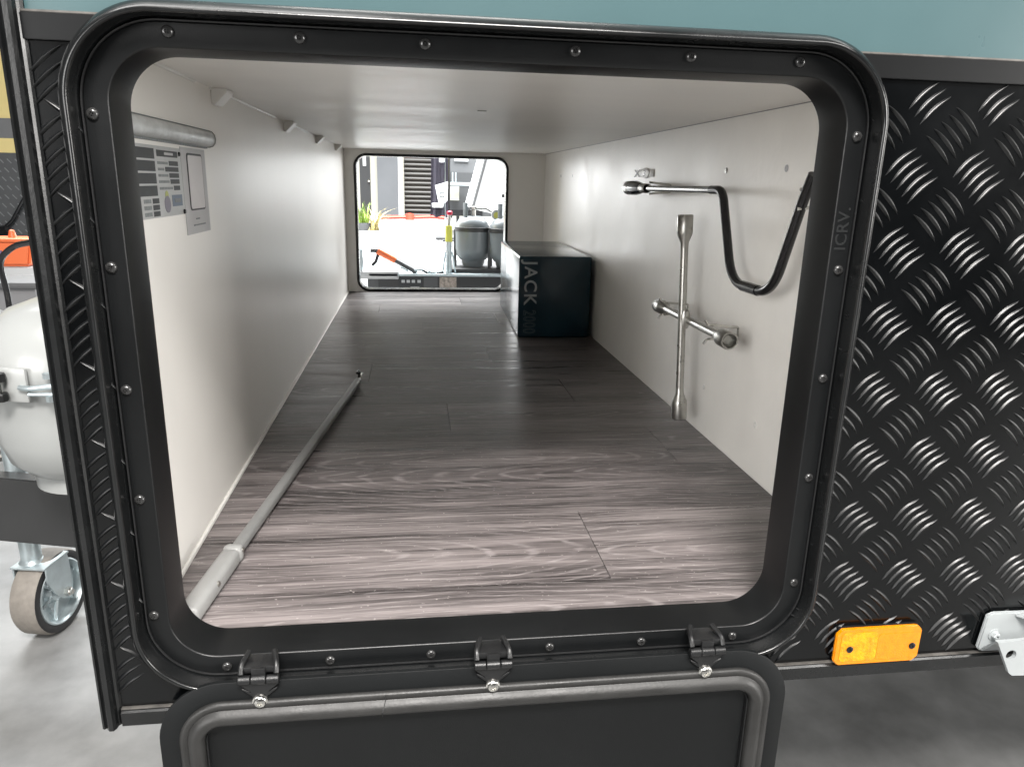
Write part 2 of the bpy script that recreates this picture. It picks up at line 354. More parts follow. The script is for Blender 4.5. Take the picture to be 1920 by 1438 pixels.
cp(box('rear_panel', (RIGHT - 0.01, -0.0450, -0.0500), (RIGHT - 0.001, D + 0.03, TOP), M_panel))

# treads: one lens-shaped raised bar, shared by all
def tread_mesh():
    bm = bmesh.new(); nL, Ln, Wd, H = 12, 0.0355, 0.0040, 0.0018
    prof = [(-1, 0), (-0.45, 0.62), (-0.07, 1.0), (0.07, 1.0), (0.45, 0.62), (1, 0)]; rows = []
    for i in range(nL + 1):
        t = -1 + 2 * i / nL; wv = (1 - t * t) ** 0.8; hh = min(1, (1 - abs(t)) * 3.2) ** 0.6 if abs(t) < 1 else 0
        bow = 0.0020 * (1 - t * t)
        rows.append([bm.verts.new((t * Ln / 2, -H * hh * p[1] - 0.00005, p[0] * Wd / 2 * max(wv, 0.03) + bow)) for p in prof])
    for A, B in zip(rows, rows[1:]):
        for k in range(len(prof) - 1): bm.faces.new((A[k], A[k + 1], B[k + 1], B[k]))
    bmesh.ops.recalc_face_normals(bm, faces=bm.faces[:])
    me = bpy.data.meshes.new('tread_bar'); bm.to_mesh(me); bm.free(); me.materials.append(M_tread)
    for p in me.polygons: p.use_smooth = True
    return me
TM = tread_mesh()
def in_frame_outer(x, z, g=0.0):
    r = OR + 0.031 + g; qx, qz = abs(x - OW / 2) - (OW / 2 - OR), abs(z - OH / 2) - (OH / 2 - OR)
    return math.hypot(max(qx, 0), max(qz, 0)) + min(max(qx, qz), 0) < r
bars = []
for i in range(-1, 34):
    for j in range(-9, 3):
        for kind in (0, 1):
            cx, cz = (0.664 + 0.0653 * i, 0.4502 + 0.0669 * j) if kind == 0 else (0.6966 + 0.0653 * i, 0.4842 + 0.0669 * j)
            for k in range(-2, 3):
                if kind == 0: x, z, a = cx + 0.0063 * k, cz - 0.0059 * k, math.radians(-43)
                else: x, z, a = cx + 0.0060 * k, cz + 0.0060 * k, math.radians(43)
                bars.append((x, z, a))
for j in range(-9, 3):                        # the narrow strip between corner trim and hatch
    for k in range(-2, 3):
        bars.append((-0.0385 + 0.0010 * k, 0.4480 + 0.0669 * j - 0.0104 * k, math.radians(-40)))
    bars.append((-0.0310, 0.4770 + 0.0669 * j, math.radians(43)))
keep = []
cs, sn = math.cos, math.sin
for x, z, a in bars:
    ex, ez = 0.0172 * cs(a), -0.0172 * sn(a)
    if in_frame_outer(x, z, -0.004): continue
    if not (-0.0415 + PY * 0 < z - 0.012 or False): 
        if z < -0.030: continue
    if z + 0.012 > 0.531 or x < -0.047: continue
    keep.append((x, z, a))
def project(x, z):
    d = Vector((x, PY, z)) - CAM; return 960 + FPX * d.dot(rr) / d.dot(fw), 719 - FPX * d.dot(uu) / d.dot(fw), d.dot(fw)
scored = []
for b_ in keep:
    u, v, dd = project(b_[0], b_[1]); inside = -25 < u < 1945 and -25 < v < 1463 and dd > 0
    scored.append(((0 if inside else 1), dd, b_))
scored.sort(key=lambda t: (t[0], t[1]))
rest = bmesh.new()
for n_, (o_, dd, (x, z, a)) in enumerate(scored):
    if n_ < 300 and o_ == 0:
        o = bpy.data.objects.new('tread_bar', TM); C.objects.link(o); o.parent = plate
        o.location = (x, PY, z); o.rotation_euler = (0, a, 0)
    else:
        tmp = bmesh.new(); tmp.from_mesh(TM); bmesh.ops.transform(tmp, matrix=Matrix.Translation((x, PY, z)) @ Matrix.Rotation(a, 4, 'Y'), verts=tmp.verts[:])
        m2 = bpy.data.meshes.new('t'); tmp.to_mesh(m2); tmp.free(); rest.from_mesh(m2); bpy.data.meshes.remove(m2)
o = obj('tread_bars', rest, M_tread); o.parent = plate; tag(o, kind='stuff')

# hatch frame, near side
fr_prof = [(0, 0.003), (0, -0.0405), (0.0004, -0.0415), (0.0016, -0.0422), (0.0176, -0.0422), (0.0182, -0.0395), (0.0206, -0.0395), (0.0214, -0.0550), (0.0290, -0.0500), (0.0305, PY + 0.0002)]
hf = cp(obj('hatch_frame', sweep(bmesh.new(), (0, OW, 0, OH), OR, fr_prof, 16), M_frame, angle=50)); tag(hf, 'black powder coated square frame with rounded corners')
o = obj('raised_lip', sweep(bmesh.new(), (0, OW, 0, OH), OR, [(0.0209, -0.0425), (0.0209, -0.0590), (0.0212, -0.0610), (0.0219, -0.0622), (0.0230, -0.0625), (0.0243, -0.0620), (0.0262, -0.0605), (0.0284, -0.0578), (0.0303, -0.0545), (0.0314, -0.0512), (0.0316, PY + 0.0001)], 20), M_bead, hf, angle=60)
o = obj('rubber_gasket', sweep(bmesh.new(), (0, OW, 0, OH), OR, [(0.0181, -0.0410), (0.0186, -0.0432), (0.0196, -0.0436), (0.0203, -0.0425), (0.0206, -0.0405)], 16), M_blackplastic, hf)
def screw_mesh():
    bm = bmesh.new(); lathe(bm, [(0.0046, 0.0), (0.0047, 0.0006), (0.0041, 0.0019), (0.0028, 0.0027), (0.0017, 0.0029), (0.0013, 0.0015), (0, 0.0014)], (0, 0, 0), (0, -1, 0), 16)
    bx(bm, (-0.0020, -0.00295, -0.0003), (0.0020, -0.0026, 0.0003)); bx(bm, (-0.0003, -0.0029, -0.0020), (0.0003, -0.0025, 0.0020))
    bmesh.ops.recalc_face_normals(bm, faces=bm.faces[:]); me = bpy.data.meshes.new('screw'); bm.to_mesh(me); bm.free()
    for p in me.polygons: p.use_smooth = True
    me.set_sharp_from_angle(angle=math.radians(50)); return me
SCR = screw_mesh(); SCR.materials.append(mat('black_zinc_screw', (0.055, 0.055, 0.055), 0.22, 0.6))
spots = [(-0.0125, z) for z in (0.4793, 0.3637, 0.2618, 0.1623, 0.0472)] + [(0.6105, z) for z in (0.4818, 0.3667, 0.2646, 0.1635, 0.0475)]
spots += [(x, 0.5392) for x in (0.0472, 0.143, 0.2384, 0.358, 0.4549, 0.5502)] + [(x, -0.0113) for x in (0.0473, 0.1427, 0.2395, 0.3577, 0.4527, 0.5502)]
for x, z in spots:
    o = bpy.data.objects.new('screw', SCR); C.objects.link(o); o.parent = hf; o.location = (x, -0.0422, z); o.rotation_euler = (0, random.uniform(0, 1.5), 0)
me = text_mesh('ICRV.', 0.0155, 0.00012, spacing=1.05); o = obj('emblem', me, mat('embossed_grey', (0.0125, 0.0135, 0.014), 0.45), hf)
o.rotation_euler = (PI / 2, -PI / 2, 0); o.location = (0.6142, -0.0424, 0.384); tag(o, 'faint embossed lettering')

# tunnel lining
lw = cp(box('liner_wall', (XL - 0.012, 0.0, -0.04), (XL, D, ZC + 0.012), M_wall)); tag(lw, 'white ply wall carrying the data plate')
rw = cp(box('liner_wall', (XR, 0.0, -0.04), (XR + 0.012, D, ZC + 0.012), M_rightwall)); tag(rw, 'white textured wall carrying the wheel brace')
ce = cp(box('liner_ceiling', (XL + 0.0002, 0.0, ZC), (XR - 0.0002, D, ZC + 0.0119), M_ceil))
cp(obj('front_liner', holed_plate(bmesh.new(), (XL, XR, -0.04, ZC - 0.0003), (-0.0005, OW + .0005, -.0005, OH + .0005), OR, -0.0018, 0.0022), M_wall, smooth=False))
bk = cp(obj('back_liner', holed_plate(bmesh.new(), (XL + 0.0003, XR - 0.0003, -0.04, ZC - 0.0003), (-0.002, OW + .002, -.002, OH + .002), OR, D - 0.003, D + 0.012), M_wall, smooth=False))
bm = bmesh.new(); tube(bm, [(XL + 0.0006, 0.005, ZF + 0.0010), (XL + 0.0006, D - 0.005, ZF + 0.0010)], 0.0034, 8); cp(obj('sealant_bead', bm, M_bead_white))
for a, b in ((0.004, 0.35), (0.42, 0.90), (0.985, 1.35), (1.52, 1.72)):
    bm = bmesh.new(); n_ = 14
    tube(bm, [(XL + 0.0006, a + (b - a) * k / n_, ZC - 0.0006) for k in range(n_ + 1)], [0.0022 + 0.0007 * random.random() for k in range(n_ + 1)], 8); cp(obj('sealant_bead', bm, M_bead_white))
bm = bmesh.new(); tube(bm, [(XR - 0.0003, 0.005, ZC - 0.0004), (XR - 0.0003, D - 0.005, ZC - 0.0004)], 0.0010, 6); cp(obj('sealant_bead', bm, M_greyplastic))
for y in (0.447, 1.02, 1.535, 2.05):          # white wedge brackets where wall meets ceiling
    bm = bmesh.new(); h = 0.021
    prism(bm, [(XL + 0.0003, ZC - 0.0003), (XL + 0.0003, ZC - h), (XL + 0.005, ZC - h), (XL + h, ZC - 0.005), (XL + h, ZC - 0.0003)], 'y', y - 0.020, y + 0.020)
    bmesh.ops.bevel(bm, geom=bm.edges[:], offset=0.0009, segments=2, affect='EDGES')
    o = cp(obj('corner_bracket', bm, M_bead_white))
# holes and screw caps on the right wall
for y, z, m in ((0.5654, 0.465, M_steel), (0.3563, 0.4653, M_card), (0.3595, 0.0787, M_bead_white), (2.02, 0.464, M_steel), (1.8165, 0.463, M_steel), (0.5712, 0.0817, M_bead_white)):
    bm = bmesh.new(); lathe(bm, [(0.0052, 0), (0.0050, 0.0007), (0.0036, 0.0012), (0.0014, 0.0012), (0.001, 0.0004), (0, 0.0004)], (XR - 0.0001, y, z), (-1, 0, 0), 14); cp(obj('wall_screw', bm, m))
bm = bmesh.new(); bx(bm, (0.334, 0.61, ZC - 0.0012), (0.349, 0.617, ZC - 0.0001), 0.0004); cp(obj('ceiling_clip', bm, M_steel))

# floor planks
fl = cp(box('boot_floor', (XL + 0.0002, 0.0025, -0.03), (XR - 0.0002, D - 0.0035, ZF - 0.0032), M_dark)); tag(fl, 'dark grey limed oak vinyl plank floor')
rows_y = [0.0028, 0.0725, 0.2515, 0.4287, 0.600]
while rows_y[-1] < D - 0.2: rows_y.append(rows_y[-1] + 0.1775)
rows_y.append(D - 0.0038)
joints = {1: [0.451], 2: [0.0298], 3: [0.661], 4: [0.29], 5: [0.56], 6: [0.12], 7: [0.42], 8: [0.70], 9: [0.25], 10: [0.5], 11: [0.1], 12: [0.4], 13: [0.6]}
for i in range(len(rows_y) - 1):
    xs = [XL + 0.0004] + joints.get(i, []) + [XR - 0.0004]
    for x0, x1 in zip(xs, xs[1:]):
        cx, cy = (x0 + x1) / 2, (rows_y[i] + rows_y[i + 1]) / 2; hx, hy = (x1 - x0) / 2 - 0.00045, (rows_y[i + 1] - rows_y[i]) / 2 - 0.00045
        box('plank', (-hx, -hy, -0.003), (hx, hy, 0), M_wood, fl, loc=(cx, cy, ZF + random.uniform(-0.00008, 0.00008)))

# far hatch: same frame mirrored, seen from inside
ff = cp(obj('far_hatch_frame', sweep(bmesh.new(), (0.004, OW - 0.004, 0.004, OH - 0.004), OR - 0.002, [(0.0100, D - 0.0032), (0.0100, D - 0.0075), (0.0085, D - 0.009), (0.0020, D - 0.009), (0.0, D - 0.0075), (0.0, D + 0.048), (0.02, D + 0.0485), (0.024, D + 0.06), (0.033, D + 0.058), (0.035, D + 0.045)], 12), M_bead, angle=50))
tag(ff, 'black frame of the hatch on the far side')
cp(obj('far_side_panel', holed_plate(bmesh.new(), (-0.052, RIGHT, -0.05, TOP), (-0.004, OW + .004, -.004, OH + .0025), OR, D + 0.0125, D + 0.0445), M_panel, smooth=False))

# hatch door hanging down on hinges
DX0, DX1, DZ0, DZ1, DY = -0.0135, 0.6065, -0.545, -0.0150, -0.0625
hd = cp(obj('hatch_door', sweep(bmesh.new(), (DX0, DX1, DZ0, DZ1), 0.060, [(-0.0006, DY + 0.005), (0, DY + 0.0045), (0, DY + 0.0005), (-0.0006, DY), (-0.040, DY), (-0.0415, DY + 0.001), (-0.0425, DY + 0.012), (-0.050, DY + 0.0125)], 14, fill_last=True, fill_first=True), M_pan, angle=50))
tag(hd, 'black hatch door hanging open with grey rubber seal')
sl = obj('seal', sweep(bmesh.new(), (DX0, DX1, DZ0, DZ1), 0.060, [(-0.0190, DY - 0.0001), (-0.0185, DY - 0.0035), (-0.0205, DY - 0.0055), (-0.0235, DY - 0.0058), (-0.0258, DY - 0.0048), (-0.0268, DY - 0.0060), (-0.0295, DY - 0.0098), (-0.0340, DY - 0.0112), (-0.0385, DY - 0.0098), (-0.0412, DY - 0.0060), (-0.0418, DY - 0.0015), (-0.0412, DY + 0.0006)], 16), M_rubber, hd, angle=60)
bm = bmesh.new(); sweep(bm, (DX0, DX1, DZ0, DZ1), 0.060, [(-0.0418, DY - 0.0020), (-0.0424, DY - 0.0032), (-0.0432, DY - 0.0020), (-0.0428, DY + 0.004)], 14); obj('seal_lip', bm, M_blackplastic, hd)
bm = bmesh.new()
tube(bm, [(0.196, DY - 0.0066, DZ1 - 0.0190), (0.1955, DY - 0.0070, DZ1 - 0.0255), (0.193, DY - 0.0121, DZ1 - 0.0340), (0.1925, DY - 0.0082, DZ1 - 0.0415)], 0.0004, 6); obj('seal_joint', bm, M_blackplastic, hd)
HZ = -0.0098
for hx in (0.0808, 0.2985, 0.5135):
    bm = bmesh.new(); y = -0.0668
    for a, b in ((-0.0182, -0.0072), (-0.0066, 0.0066), (0.0072, 0.0182)):
        lathe(bm, [(0, a), (0.0036, a), (0.0042, a + 0.0006), (0.0042, b - 0.0006), (0.0036, b), (0, b)], (hx, y, HZ), (1, 0, 0), 16)
    bx(bm, (hx - 0.0062, -0.0668, HZ + 0.002), (hx + 0.0062, -0.0628, HZ + 0.011), 0.0006)
    bx(bm, (hx - 0.0140, -0.0640, HZ + 0.0045), (hx + 0.0140, -0.0426, HZ + 0.0110), 0.0012)
    hg = obj('hinge', bm, M_blackplastic, hd, angle=40)
    for s_ in (-1, 1):
        bm = bmesh.new()
        tube(bm, smooth_path([(hx + s_ * 0.0160, -0.0655, HZ + 0.0052), (hx + s_ * 0.0158, -0.0610, HZ + 0.0120), (hx + s_ * 0.0115, -0.0450, HZ + 0.0150)], 5, 0.006), 0.0026, 10); obj('hinge_ear', bm, M_blackplastic, hd)
        bm = bmesh.new(); prism(bm, [(hx + s_ * 0.006, HZ - 0.0150), (hx + s_ * 0.0165, HZ - 0.0098), (hx + s_ * 0.0150, HZ - 0.0128), (hx + s_ * 0.0068, HZ - 0.0196)], 'y', DY - 0.0001, DY - 0.0030)
        bmesh.ops.bevel(bm, geom=bm.edges[:], offset=0.0006, segments=1, affect='EDGES'); obj('hinge_wing', bm, M_blackplastic, hd)
    bm = bmesh.new(); prism(bm, [(hx - 0.0175, HZ - 0.001), (hx + 0.0175, HZ - 0.001), (hx + 0.0165, HZ - 0.0078), (hx + 0.0072, HZ - 0.0130), (hx + 0.0062, HZ - 0.0255), (hx - 0.0062, HZ - 0.0255), (hx - 0.0072, HZ - 0.0130), (hx - 0.0165, HZ - 0.0078)], 'y', DY - 0.0001, DY - 0.0036)
    bmesh.ops.bevel(bm, geom=bm.edges[:], offset=0.0008, segments=2, affect='EDGES'); obj('hinge_leaf', bm, M_blackplastic, hd)
    bm = bmesh.new(); lathe(bm, [(0.0068, -0.0036), (0.0074, 0.0002), (0.0071, 0.0014), (0.0060, 0.0017), (0.0054, 0.0022), (0.0047, 0.0038), (0.0026, 0.0047), (0.0022, 0.0047), (0.0018, 0.0028), (0, 0.0028)], (hx, DY - 0.0036, HZ - 0.0238), (0, -1, 0), 20)
    obj('hinge_bolt', bm, M_chrome, hd)

# amber reflector
bm = bmesh.new(); RX0, RX1, RZ0, RZ1 = 0.6585, 0.7555, -0.0455, -0.0020
def cham(x0, x1, z0, z1, c): return [(x0 + c, z0), (x1 - c, z0), (x1, z0 + c), (x1, z1 - c), (x1 - c, z1), (x0 + c, z1), (x0, z1 - c), (x0, z0 + c)]
prism(bm, cham(RX0, RX1, RZ0, RZ1, 0.006), 'y', -0.0522, -0.0562); bmesh.ops.bevel(bm, geom=bm.edges[:], offset=0.0011, segments=2, affect='EDGES')
rf = cp(obj('reflector', bm, M_amber)); tag(rf, 'amber side marker reflector with two dark screws')
bm = bmesh.new(); prism(bm, cham(RX0 + 0.006, RX0 + 0.047, RZ0 + 0.005, RZ1 - 0.005, 0.003), 'y', -0.0563, -0.0567); obj('prism_lens', bm, M_amber2, rf, smooth=False)
bm = bmesh.new(); prism(bm, cham(RX0 + 0.0475, RX1 - 0.006, RZ0 + 0.005, RZ1 - 0.008, 0.003), 'y', -0.0563, -0.0566); obj('lens_face', bm, M_amber, rf, smooth=False)
for x in (RX0 + 0.0165, RX1 - 0.0095):
    bm = bmesh.new(); lathe(bm, [(0.0036, 0), (0.0036, 0.0012), (0.0026, 0.0018), (0.0012, 0.0018), (0.001, 0.0008), (0, 0.0008)], (x, -0.0564, -0.0260), (0, -1, 0), 14); obj('reflector_screw', bm, M_black, rf)
bx_ = box('reflector_backing', (RX0 + 0.003, -0.0521, RZ0 + 0.004), (RX1 - 0.003, PY - 0.0002, RZ1 - 0.001), M_blackplastic, rf)

# light grey mounting bracket at the edge of the picture
bm = bmesh.new(); prism(bm, [(0.8262, -0.0365), (0.8325, -0.0412), (0.905, -0.0430), (0.905, 0.0045), (0.8375, 0.0062), (0.8305, 0.0030)], 'y', -0.0500, -0.0545)
bmesh.ops.bevel(bm, geom=bm.edges[:], offset=0.0014, segments=2, affect='EDGES')
mb = cp(obj('mounting_bracket', bm, M_bracket)); tag(mb, 'light grey painted steel bracket with a round hole')
bm = bmesh.new(); A = [(0.8285, -0.0150), (0.8500, -0.0540), (0.8545, -0.0572), (0.915, -0.0605), (0.915, -0.0120)]
# folded tongue with a real hole
f0 = -0.0715; f1 = -0.0755
for yy in (f0, f1):
    o_ = [bm.verts.new((x, yy, z)) for x, z in A]; h_ = [bm.verts.new((0.8475 + 0.0060 * math.cos(t * PI / 10), yy, -0.0315 + 0.0060 * math.sin(t * PI / 10))) for t in range(20)]
    es = [bm.edges.new((l[i], l[(i + 1) % len(l)])) for l in (o_, h_) for i in range(len(l))]; bmesh.ops.triangle_fill(bm, use_beauty=True, edges=es)
    if yy == f0: oa, ha = o_, h_
for a, b in ((oa, o_), (ha, h_)):
    for i in range(len(a)): bm.faces.new((a[i], a[(i + 1) % len(a)], b[(i + 1) % len(a)], b[i]))
obj('bracket_tongue', bm, M_bracket, mb, smooth=False)
bm = bmesh.new(); prism(bm, [(-0.0546, -0.0400), (-0.0714, -0.0190), (-0.0714, -0.0150), (-0.0546, -0.0360)], 'x', 0.8300, 0.915); bmesh.ops.bevel(bm, geom=bm.edges[:], offset=0.0012, segments=2, affect='EDGES'); obj('bracket_web', bm, M_bracket, mb)
bm = bmesh.new(); prism(bm, [(0.862, -0.0546), (0.915, -0.0546), (0.915, -0.0730), (0.876, -0.0700)], 'z', 0.0005, 0.0042); bmesh.ops.bevel(bm, geom=bm.edges[:], offset=0.001, segments=2, affect='EDGES'); obj('bracket_top', bm, M_bracket, mb)
bm = bmesh.new(); lathe(bm, [(0.0055, 0), (0.0058, 0.0012), (0.0042, 0.0018), (0.0042, 0.0050), (0.0034, 0.0058), (0.0016, 0.0058), (0.0014, 0.004), (0, 0.004)], (0.8425, -0.0545, -0.0205), (0, -1, 0), 6); lathe(bm, [(0.0068, 0), (0.0068, 0.001), (0, 0.001)], (0.8425, -0.0545, -0.0205), (0, -1, 0), 18); obj('bracket_bolt', bm, M_bracket, mb)

# drawbar of the caravan
bm = bmesh.new(); yb = lambda x: 0.886 - 0.27 * (x + 0.56)
prism(bm, [(-0.066, yb(-0.066)), (-0.066, yb(-0.066) + 0.04), (-1.4, yb(-1.4) + 0.04), (-1.4, yb(-1.4))], 'z', -0.352, -0.200)
bmesh.ops.bevel(bm, geom=bm.edges[:], offset=0.003, segments=2, affect='EDGES')
db = cp(obj('drawbar', bm, M_chassis)); tag(db, 'black steel drawbar beam')
bm = bmesh.new()
for k in range(3): bx(bm, (-0.90, 1.03 + 0.05 * k, -0.206), (-0.45, 1.045 + 0.05 * k, -0.196))
obj('step_mesh', bm, M_steel, db)
box('cylinder_tray', (-0.47, 0.70, -0.1478), (-0.33, 0.870, -0.1418), M_chassis, db, bev=0.001)
box('tray_riser', (-0.45, 0.852, -0.2005), (-0.35, 0.866, -0.1479), M_chassis, db)

# ------------------------------------------------------------------ things in the boot
# jack box
jb = thing('jack_box', 'dark navy gloss box lettered JACK, standing on the plank floor by the far hatch', 'box', (0.640, 1.71, ZF))
jb.rotation_euler = (0, 0, math.radians(-1.2))
bm = bmesh.new(); bx(bm, (-0.107, -0.283, 0.0004), (0.107, 0.283, 0.239), 0.006, 3); obj('case', bm, M_navy, jb)
me = text_mesh('JACK', 0.052, 0.0003, spacing=1.12); o = obj('lettering', me, M_print, jb); o.rotation_euler = (PI / 2, PI / 2, 0); o.location = (-0.090, -0.2834, 0.226)
me = text_mesh('2000', 0.050, outline=0.0007, spacing=1.06); o = obj('outline_lettering', me, M_print2, jb); o.rotation_euler = (PI / 2, PI / 2, 0); o.location = (-0.090, -0.2834, 0.083); o.scale = (0.68, 1, 1)

# wheel brace: four-way cross
wx, wy, wz = XR - 0.055, 0.568, 0.2085
wb = thing('wheel_brace', 'satin steel four-way cross wheel brace clipped to the white wall', 'wheel brace', (wx, wy, wz))
sock = [(0.0069, 0), (0.0074, 0.010), (0.0134, 0.024), (0.0140, 0.027), (0.0140, 0.0562), (0.0133, 0.0575), (0.0112, 0.0575), (0.0095, 0.042), (0, 0.042)]
def arm(p0, p1, name, r=0.0070):
    p0, p1 = Vector(p0), Vector(p1); d = (p1 - p0).normalized()
    bm = bmesh.new(); tube(bm, [p0 + d * 0.04, p1 - d * 0.04], r, 16); obj(name, bm, M_steel, wb)
    for p, dd in ((p0, -d), (p1, d)):
        bm = bmesh.new(); st = p - dd * 0.0575
        lathe(bm, sock[:7], st, dd, 24)
        # hexagonal bore
        x, y = frame_of(dd); top = st + dd * 0.0575; low = st + dd * 0.038
        H1 = [bm.verts.new(top + (x * math.cos(k * PI / 3) + y * math.sin(k * PI / 3)) * 0.0112) for k in range(6)]
        H2 = [bm.verts.new(low + (x * math.cos(k * PI / 3) + y * math.sin(k * PI / 3)) * 0.0105) for k in range(6)]
        for k in range(6): bm.faces.new((H1[k], H1[(k + 1) % 6], H2[(k + 1) % 6], H2[k]))
        bm.faces.new(H2); obj('socket', bm, M_steel, wb, angle=30)
tilt = 0.012
arm((0.004, -tilt - 0.004, -0.181), (-0.004, tilt + 0.004, 0.181), 'upright_bar')
arm((0.014, 0.172, -0.003), (0.006, -0.192, 0.0015), 'cross_bar')
bm = bmesh.new(); lathe(bm, [(0.0075, -0.016), (0.0095, -0.009), (0.0100, 0), (0.0095, 0.009), (0.0075, 0.016)], (0.004, 0, 0), (0, 0, 1), 16); obj('weld', bm, M_steel, wb)
for y in (0.115, -0.115):                      # spring clips that hold it
    bm = bmesh.new(); tube(bm, smooth_path([(wx - 0.004, wy + y, wz - 0.020), (wx + 0.001, wy + y, wz - 0.012), (wx + 0.010, wy + y, wz - 0.012), (wx + 0.024, wy + y, wz - 0.010), (XR - 0.0008, wy + y, wz - 0.008), (XR - 0.0008, wy + y, wz + 0.008), (wx + 0.024, wy + y, wz + 0.010), (wx + 0.010, wy + y, wz + 0.012), (wx + 0.001, wy + y, wz + 0.012), (wx - 0.004, wy + y, wz + 0.020)], 4, 0.004), 0.0022, 8)
    cp(obj('spring_clip', bm, M_chrome))

# crank handle
kx = XR - 0.042
ch = thing('crank_handle', 'bent winder handle, bright shaft and black cranked grip, hung on the white wall', 'crank handle', (kx, 0.6, 0.43))
def K(y, z, dx=0.0): return (dx, y - 0.6, z - 0.43)
bm = bmesh.new(); tube(bm, [K(0.93, 0.4315), K(0.50, 0.4328)], 0.0058, 14); obj('shaft', bm, mat('dark_polished_steel', (0.26, 0.26, 0.255), 0.16, 1.0), ch)
bm = bmesh.new(); tube(bm, smooth_path([K(0.520, 0.4328), K(0.474, 0.4332), K(0.408, 0.2960), K(0.276, 0.2965), K(0.222, 0.425), K(0.205, 0.455)], 12, 0.042), 0.0069, 14); obj('cranked_grip', bm, M_black, ch)
bm = bmesh.new(); tube(bm, [K(0.368, 0.2962), K(0.316, 0.2964)], 0.0078, 14); obj('sleeve', bm, M_black, ch)
bm = bmesh.new(); lathe(bm, [(0.0062, 0), (0.0105, 0.004), (0.0150, 0.040), (0.0150, 0.068), (0.006, 0.070)], Vector(K(0.90, 0.4315)), (0, 1, 0), 20); obj('socket', bm, M_black, ch)
bm = bmesh.new(); lathe(bm, [(0.0150, 0), (0.0155, 0.002), (0.0150, 0.030), (0.012, 0.034), (0, 0.034)], Vector(K(0.9705, 0.4315)), (0, 1, 0), 20); obj('collar', bm, M_steel, ch)
bm = bmesh.new(); lathe(bm, [(0.0085, 0.0), (0.0098, 0.003), (0.0098, 0.040), (0.0085, 0.043)], Vector(K(0.862, 0.4317)), (0, 1, 0), 18); obj('sleeve_nut', bm, M_steel, ch)
for y, z in ((0.835, 0.4325), (0.222, 0.425)):
    bm = bmesh.new(); tube(bm, smooth_path([(kx - 0.006, y, z - 0.012), (kx + 0.010, y, z - 0.010), (XR - 0.0008, y, z - 0.007), (XR - 0.0008, y, z + 0.007), (kx + 0.010, y, z + 0.010), (kx - 0.006, y, z + 0.012)], 4, 0.004), 0.0022, 8); cp(obj('spring_clip', bm, M_chrome))

# small X3 marking with its white clip plate
xm = thing('wall_marking', 'small X3 mark with white oval clip above the winder socket', 'marking', (XR - 0.0004, 1.02, 0.4647))
me = text_mesh('X', 0.024, 0.0002); o = obj('lettering', me, M_ink, xm); o.rotation_euler = (PI / 2, 0, -PI / 2); o.location = (-0.0004, 0.084, -0.0085); o.scale = (2.8, 1, 1)
bm = bmesh.new(); bx(bm, (-0.0014, -0.068, -0.0085), (0.0002, 0.034, 0.0085), 0.0006, 2); obj('clip_plate', bm, M_bead_white, xm)
bm = bmesh.new(); lathe(bm, [(0.0115, 0), (0.0115, 0.0022), (0.0095, 0.0030), (0, 0.0030)], (-0.0002, 0, 0), (-1, 0, 0), 20); o = obj('clip_boss', bm, M_bead_white, xm); o.location = (0, -0.010, 0); o.scale = (1, 2.4, 1)
me = text_mesh('3', 0.020, 0.0002); o = obj('numeral', me, M_ink, xm); o.rotation_euler = (PI / 2, 0, -PI / 2); o.location = (-0.0034, 0.006, -0.0072); o.scale = (2.3, 1, 1)

# awning pole on the floor
p0, p1 = Vector((-0.0085, -0.012, 0)), Vector((0.1005, 0.935, 0))
ap = thing('awning_pole', 'long grey telescopic pole with a thicker grip lying on the plank floor', 'pole', (0, 0, ZF))
dv = (p1 - p0).normalized()
def PP(s_, z): return p0 + dv * s_ + Vector((0, 0, z))
nx = Vector((dv.y, -dv.x, 0))
def rprism(s0, s1, w0, h, zb, m, name, r=0.004):
    bm = bmesh.new(); L_ = s1 - s0
    bx(bm, (-w0 / 2, 0, 0), (w0 / 2, L_, h), r, 3)
    mtx = Matrix.Translation(PP(s0, zb)) @ Matrix.Rotation(math.atan2(dv.y, dv.x) - PI / 2, 4, 'Z')
    bmesh.ops.transform(bm, matrix=mtx, verts=bm.verts[:]); return obj(name, bm, m, ap)
rprism(0.030, 0.158, 0.0215, 0.0205, 0.0004, M_greyplastic, 'grip', 0.0062)
rprism(0.155, 0.171, 0.0228, 0.0212, 0.0003, M_greyplastic, 'grip_collar', 0.0064)
rprism(0.169, 0.950, 0.0138, 0.0138, 0.0030, M_alu, 'pole_tube', 0.0045)
bm = bmesh.new(); tube(bm, smooth_path([PP(0.945, 0.012), PP(0.958, 0.014), PP(0.963, 0.024), PP(0.952, 0.031), PP(0.938, 0.029)], 4, 0.006), 0.0030, 8); obj('end_hook', bm, M_black, ap)
bm = bmesh.new(); tube(bm, [PP(0.948, 0.012) + nx * 0.002, PP(0.985, 0.016) + nx * 0.002], 0.0030, 8); obj('end_pin', bm, M_chrome, ap)
for s_ in (0.088, 0.164):
    bm = bmesh.new(); lathe(bm, [(0.0030, -0.004), (0.0030, 0.0010), (0.002, 0.0014), (0, 0.0014)], PP(s_, 0.0150) + nx * 0.0110, nx, 12); obj('grip_screw', bm, M_steel, ap)

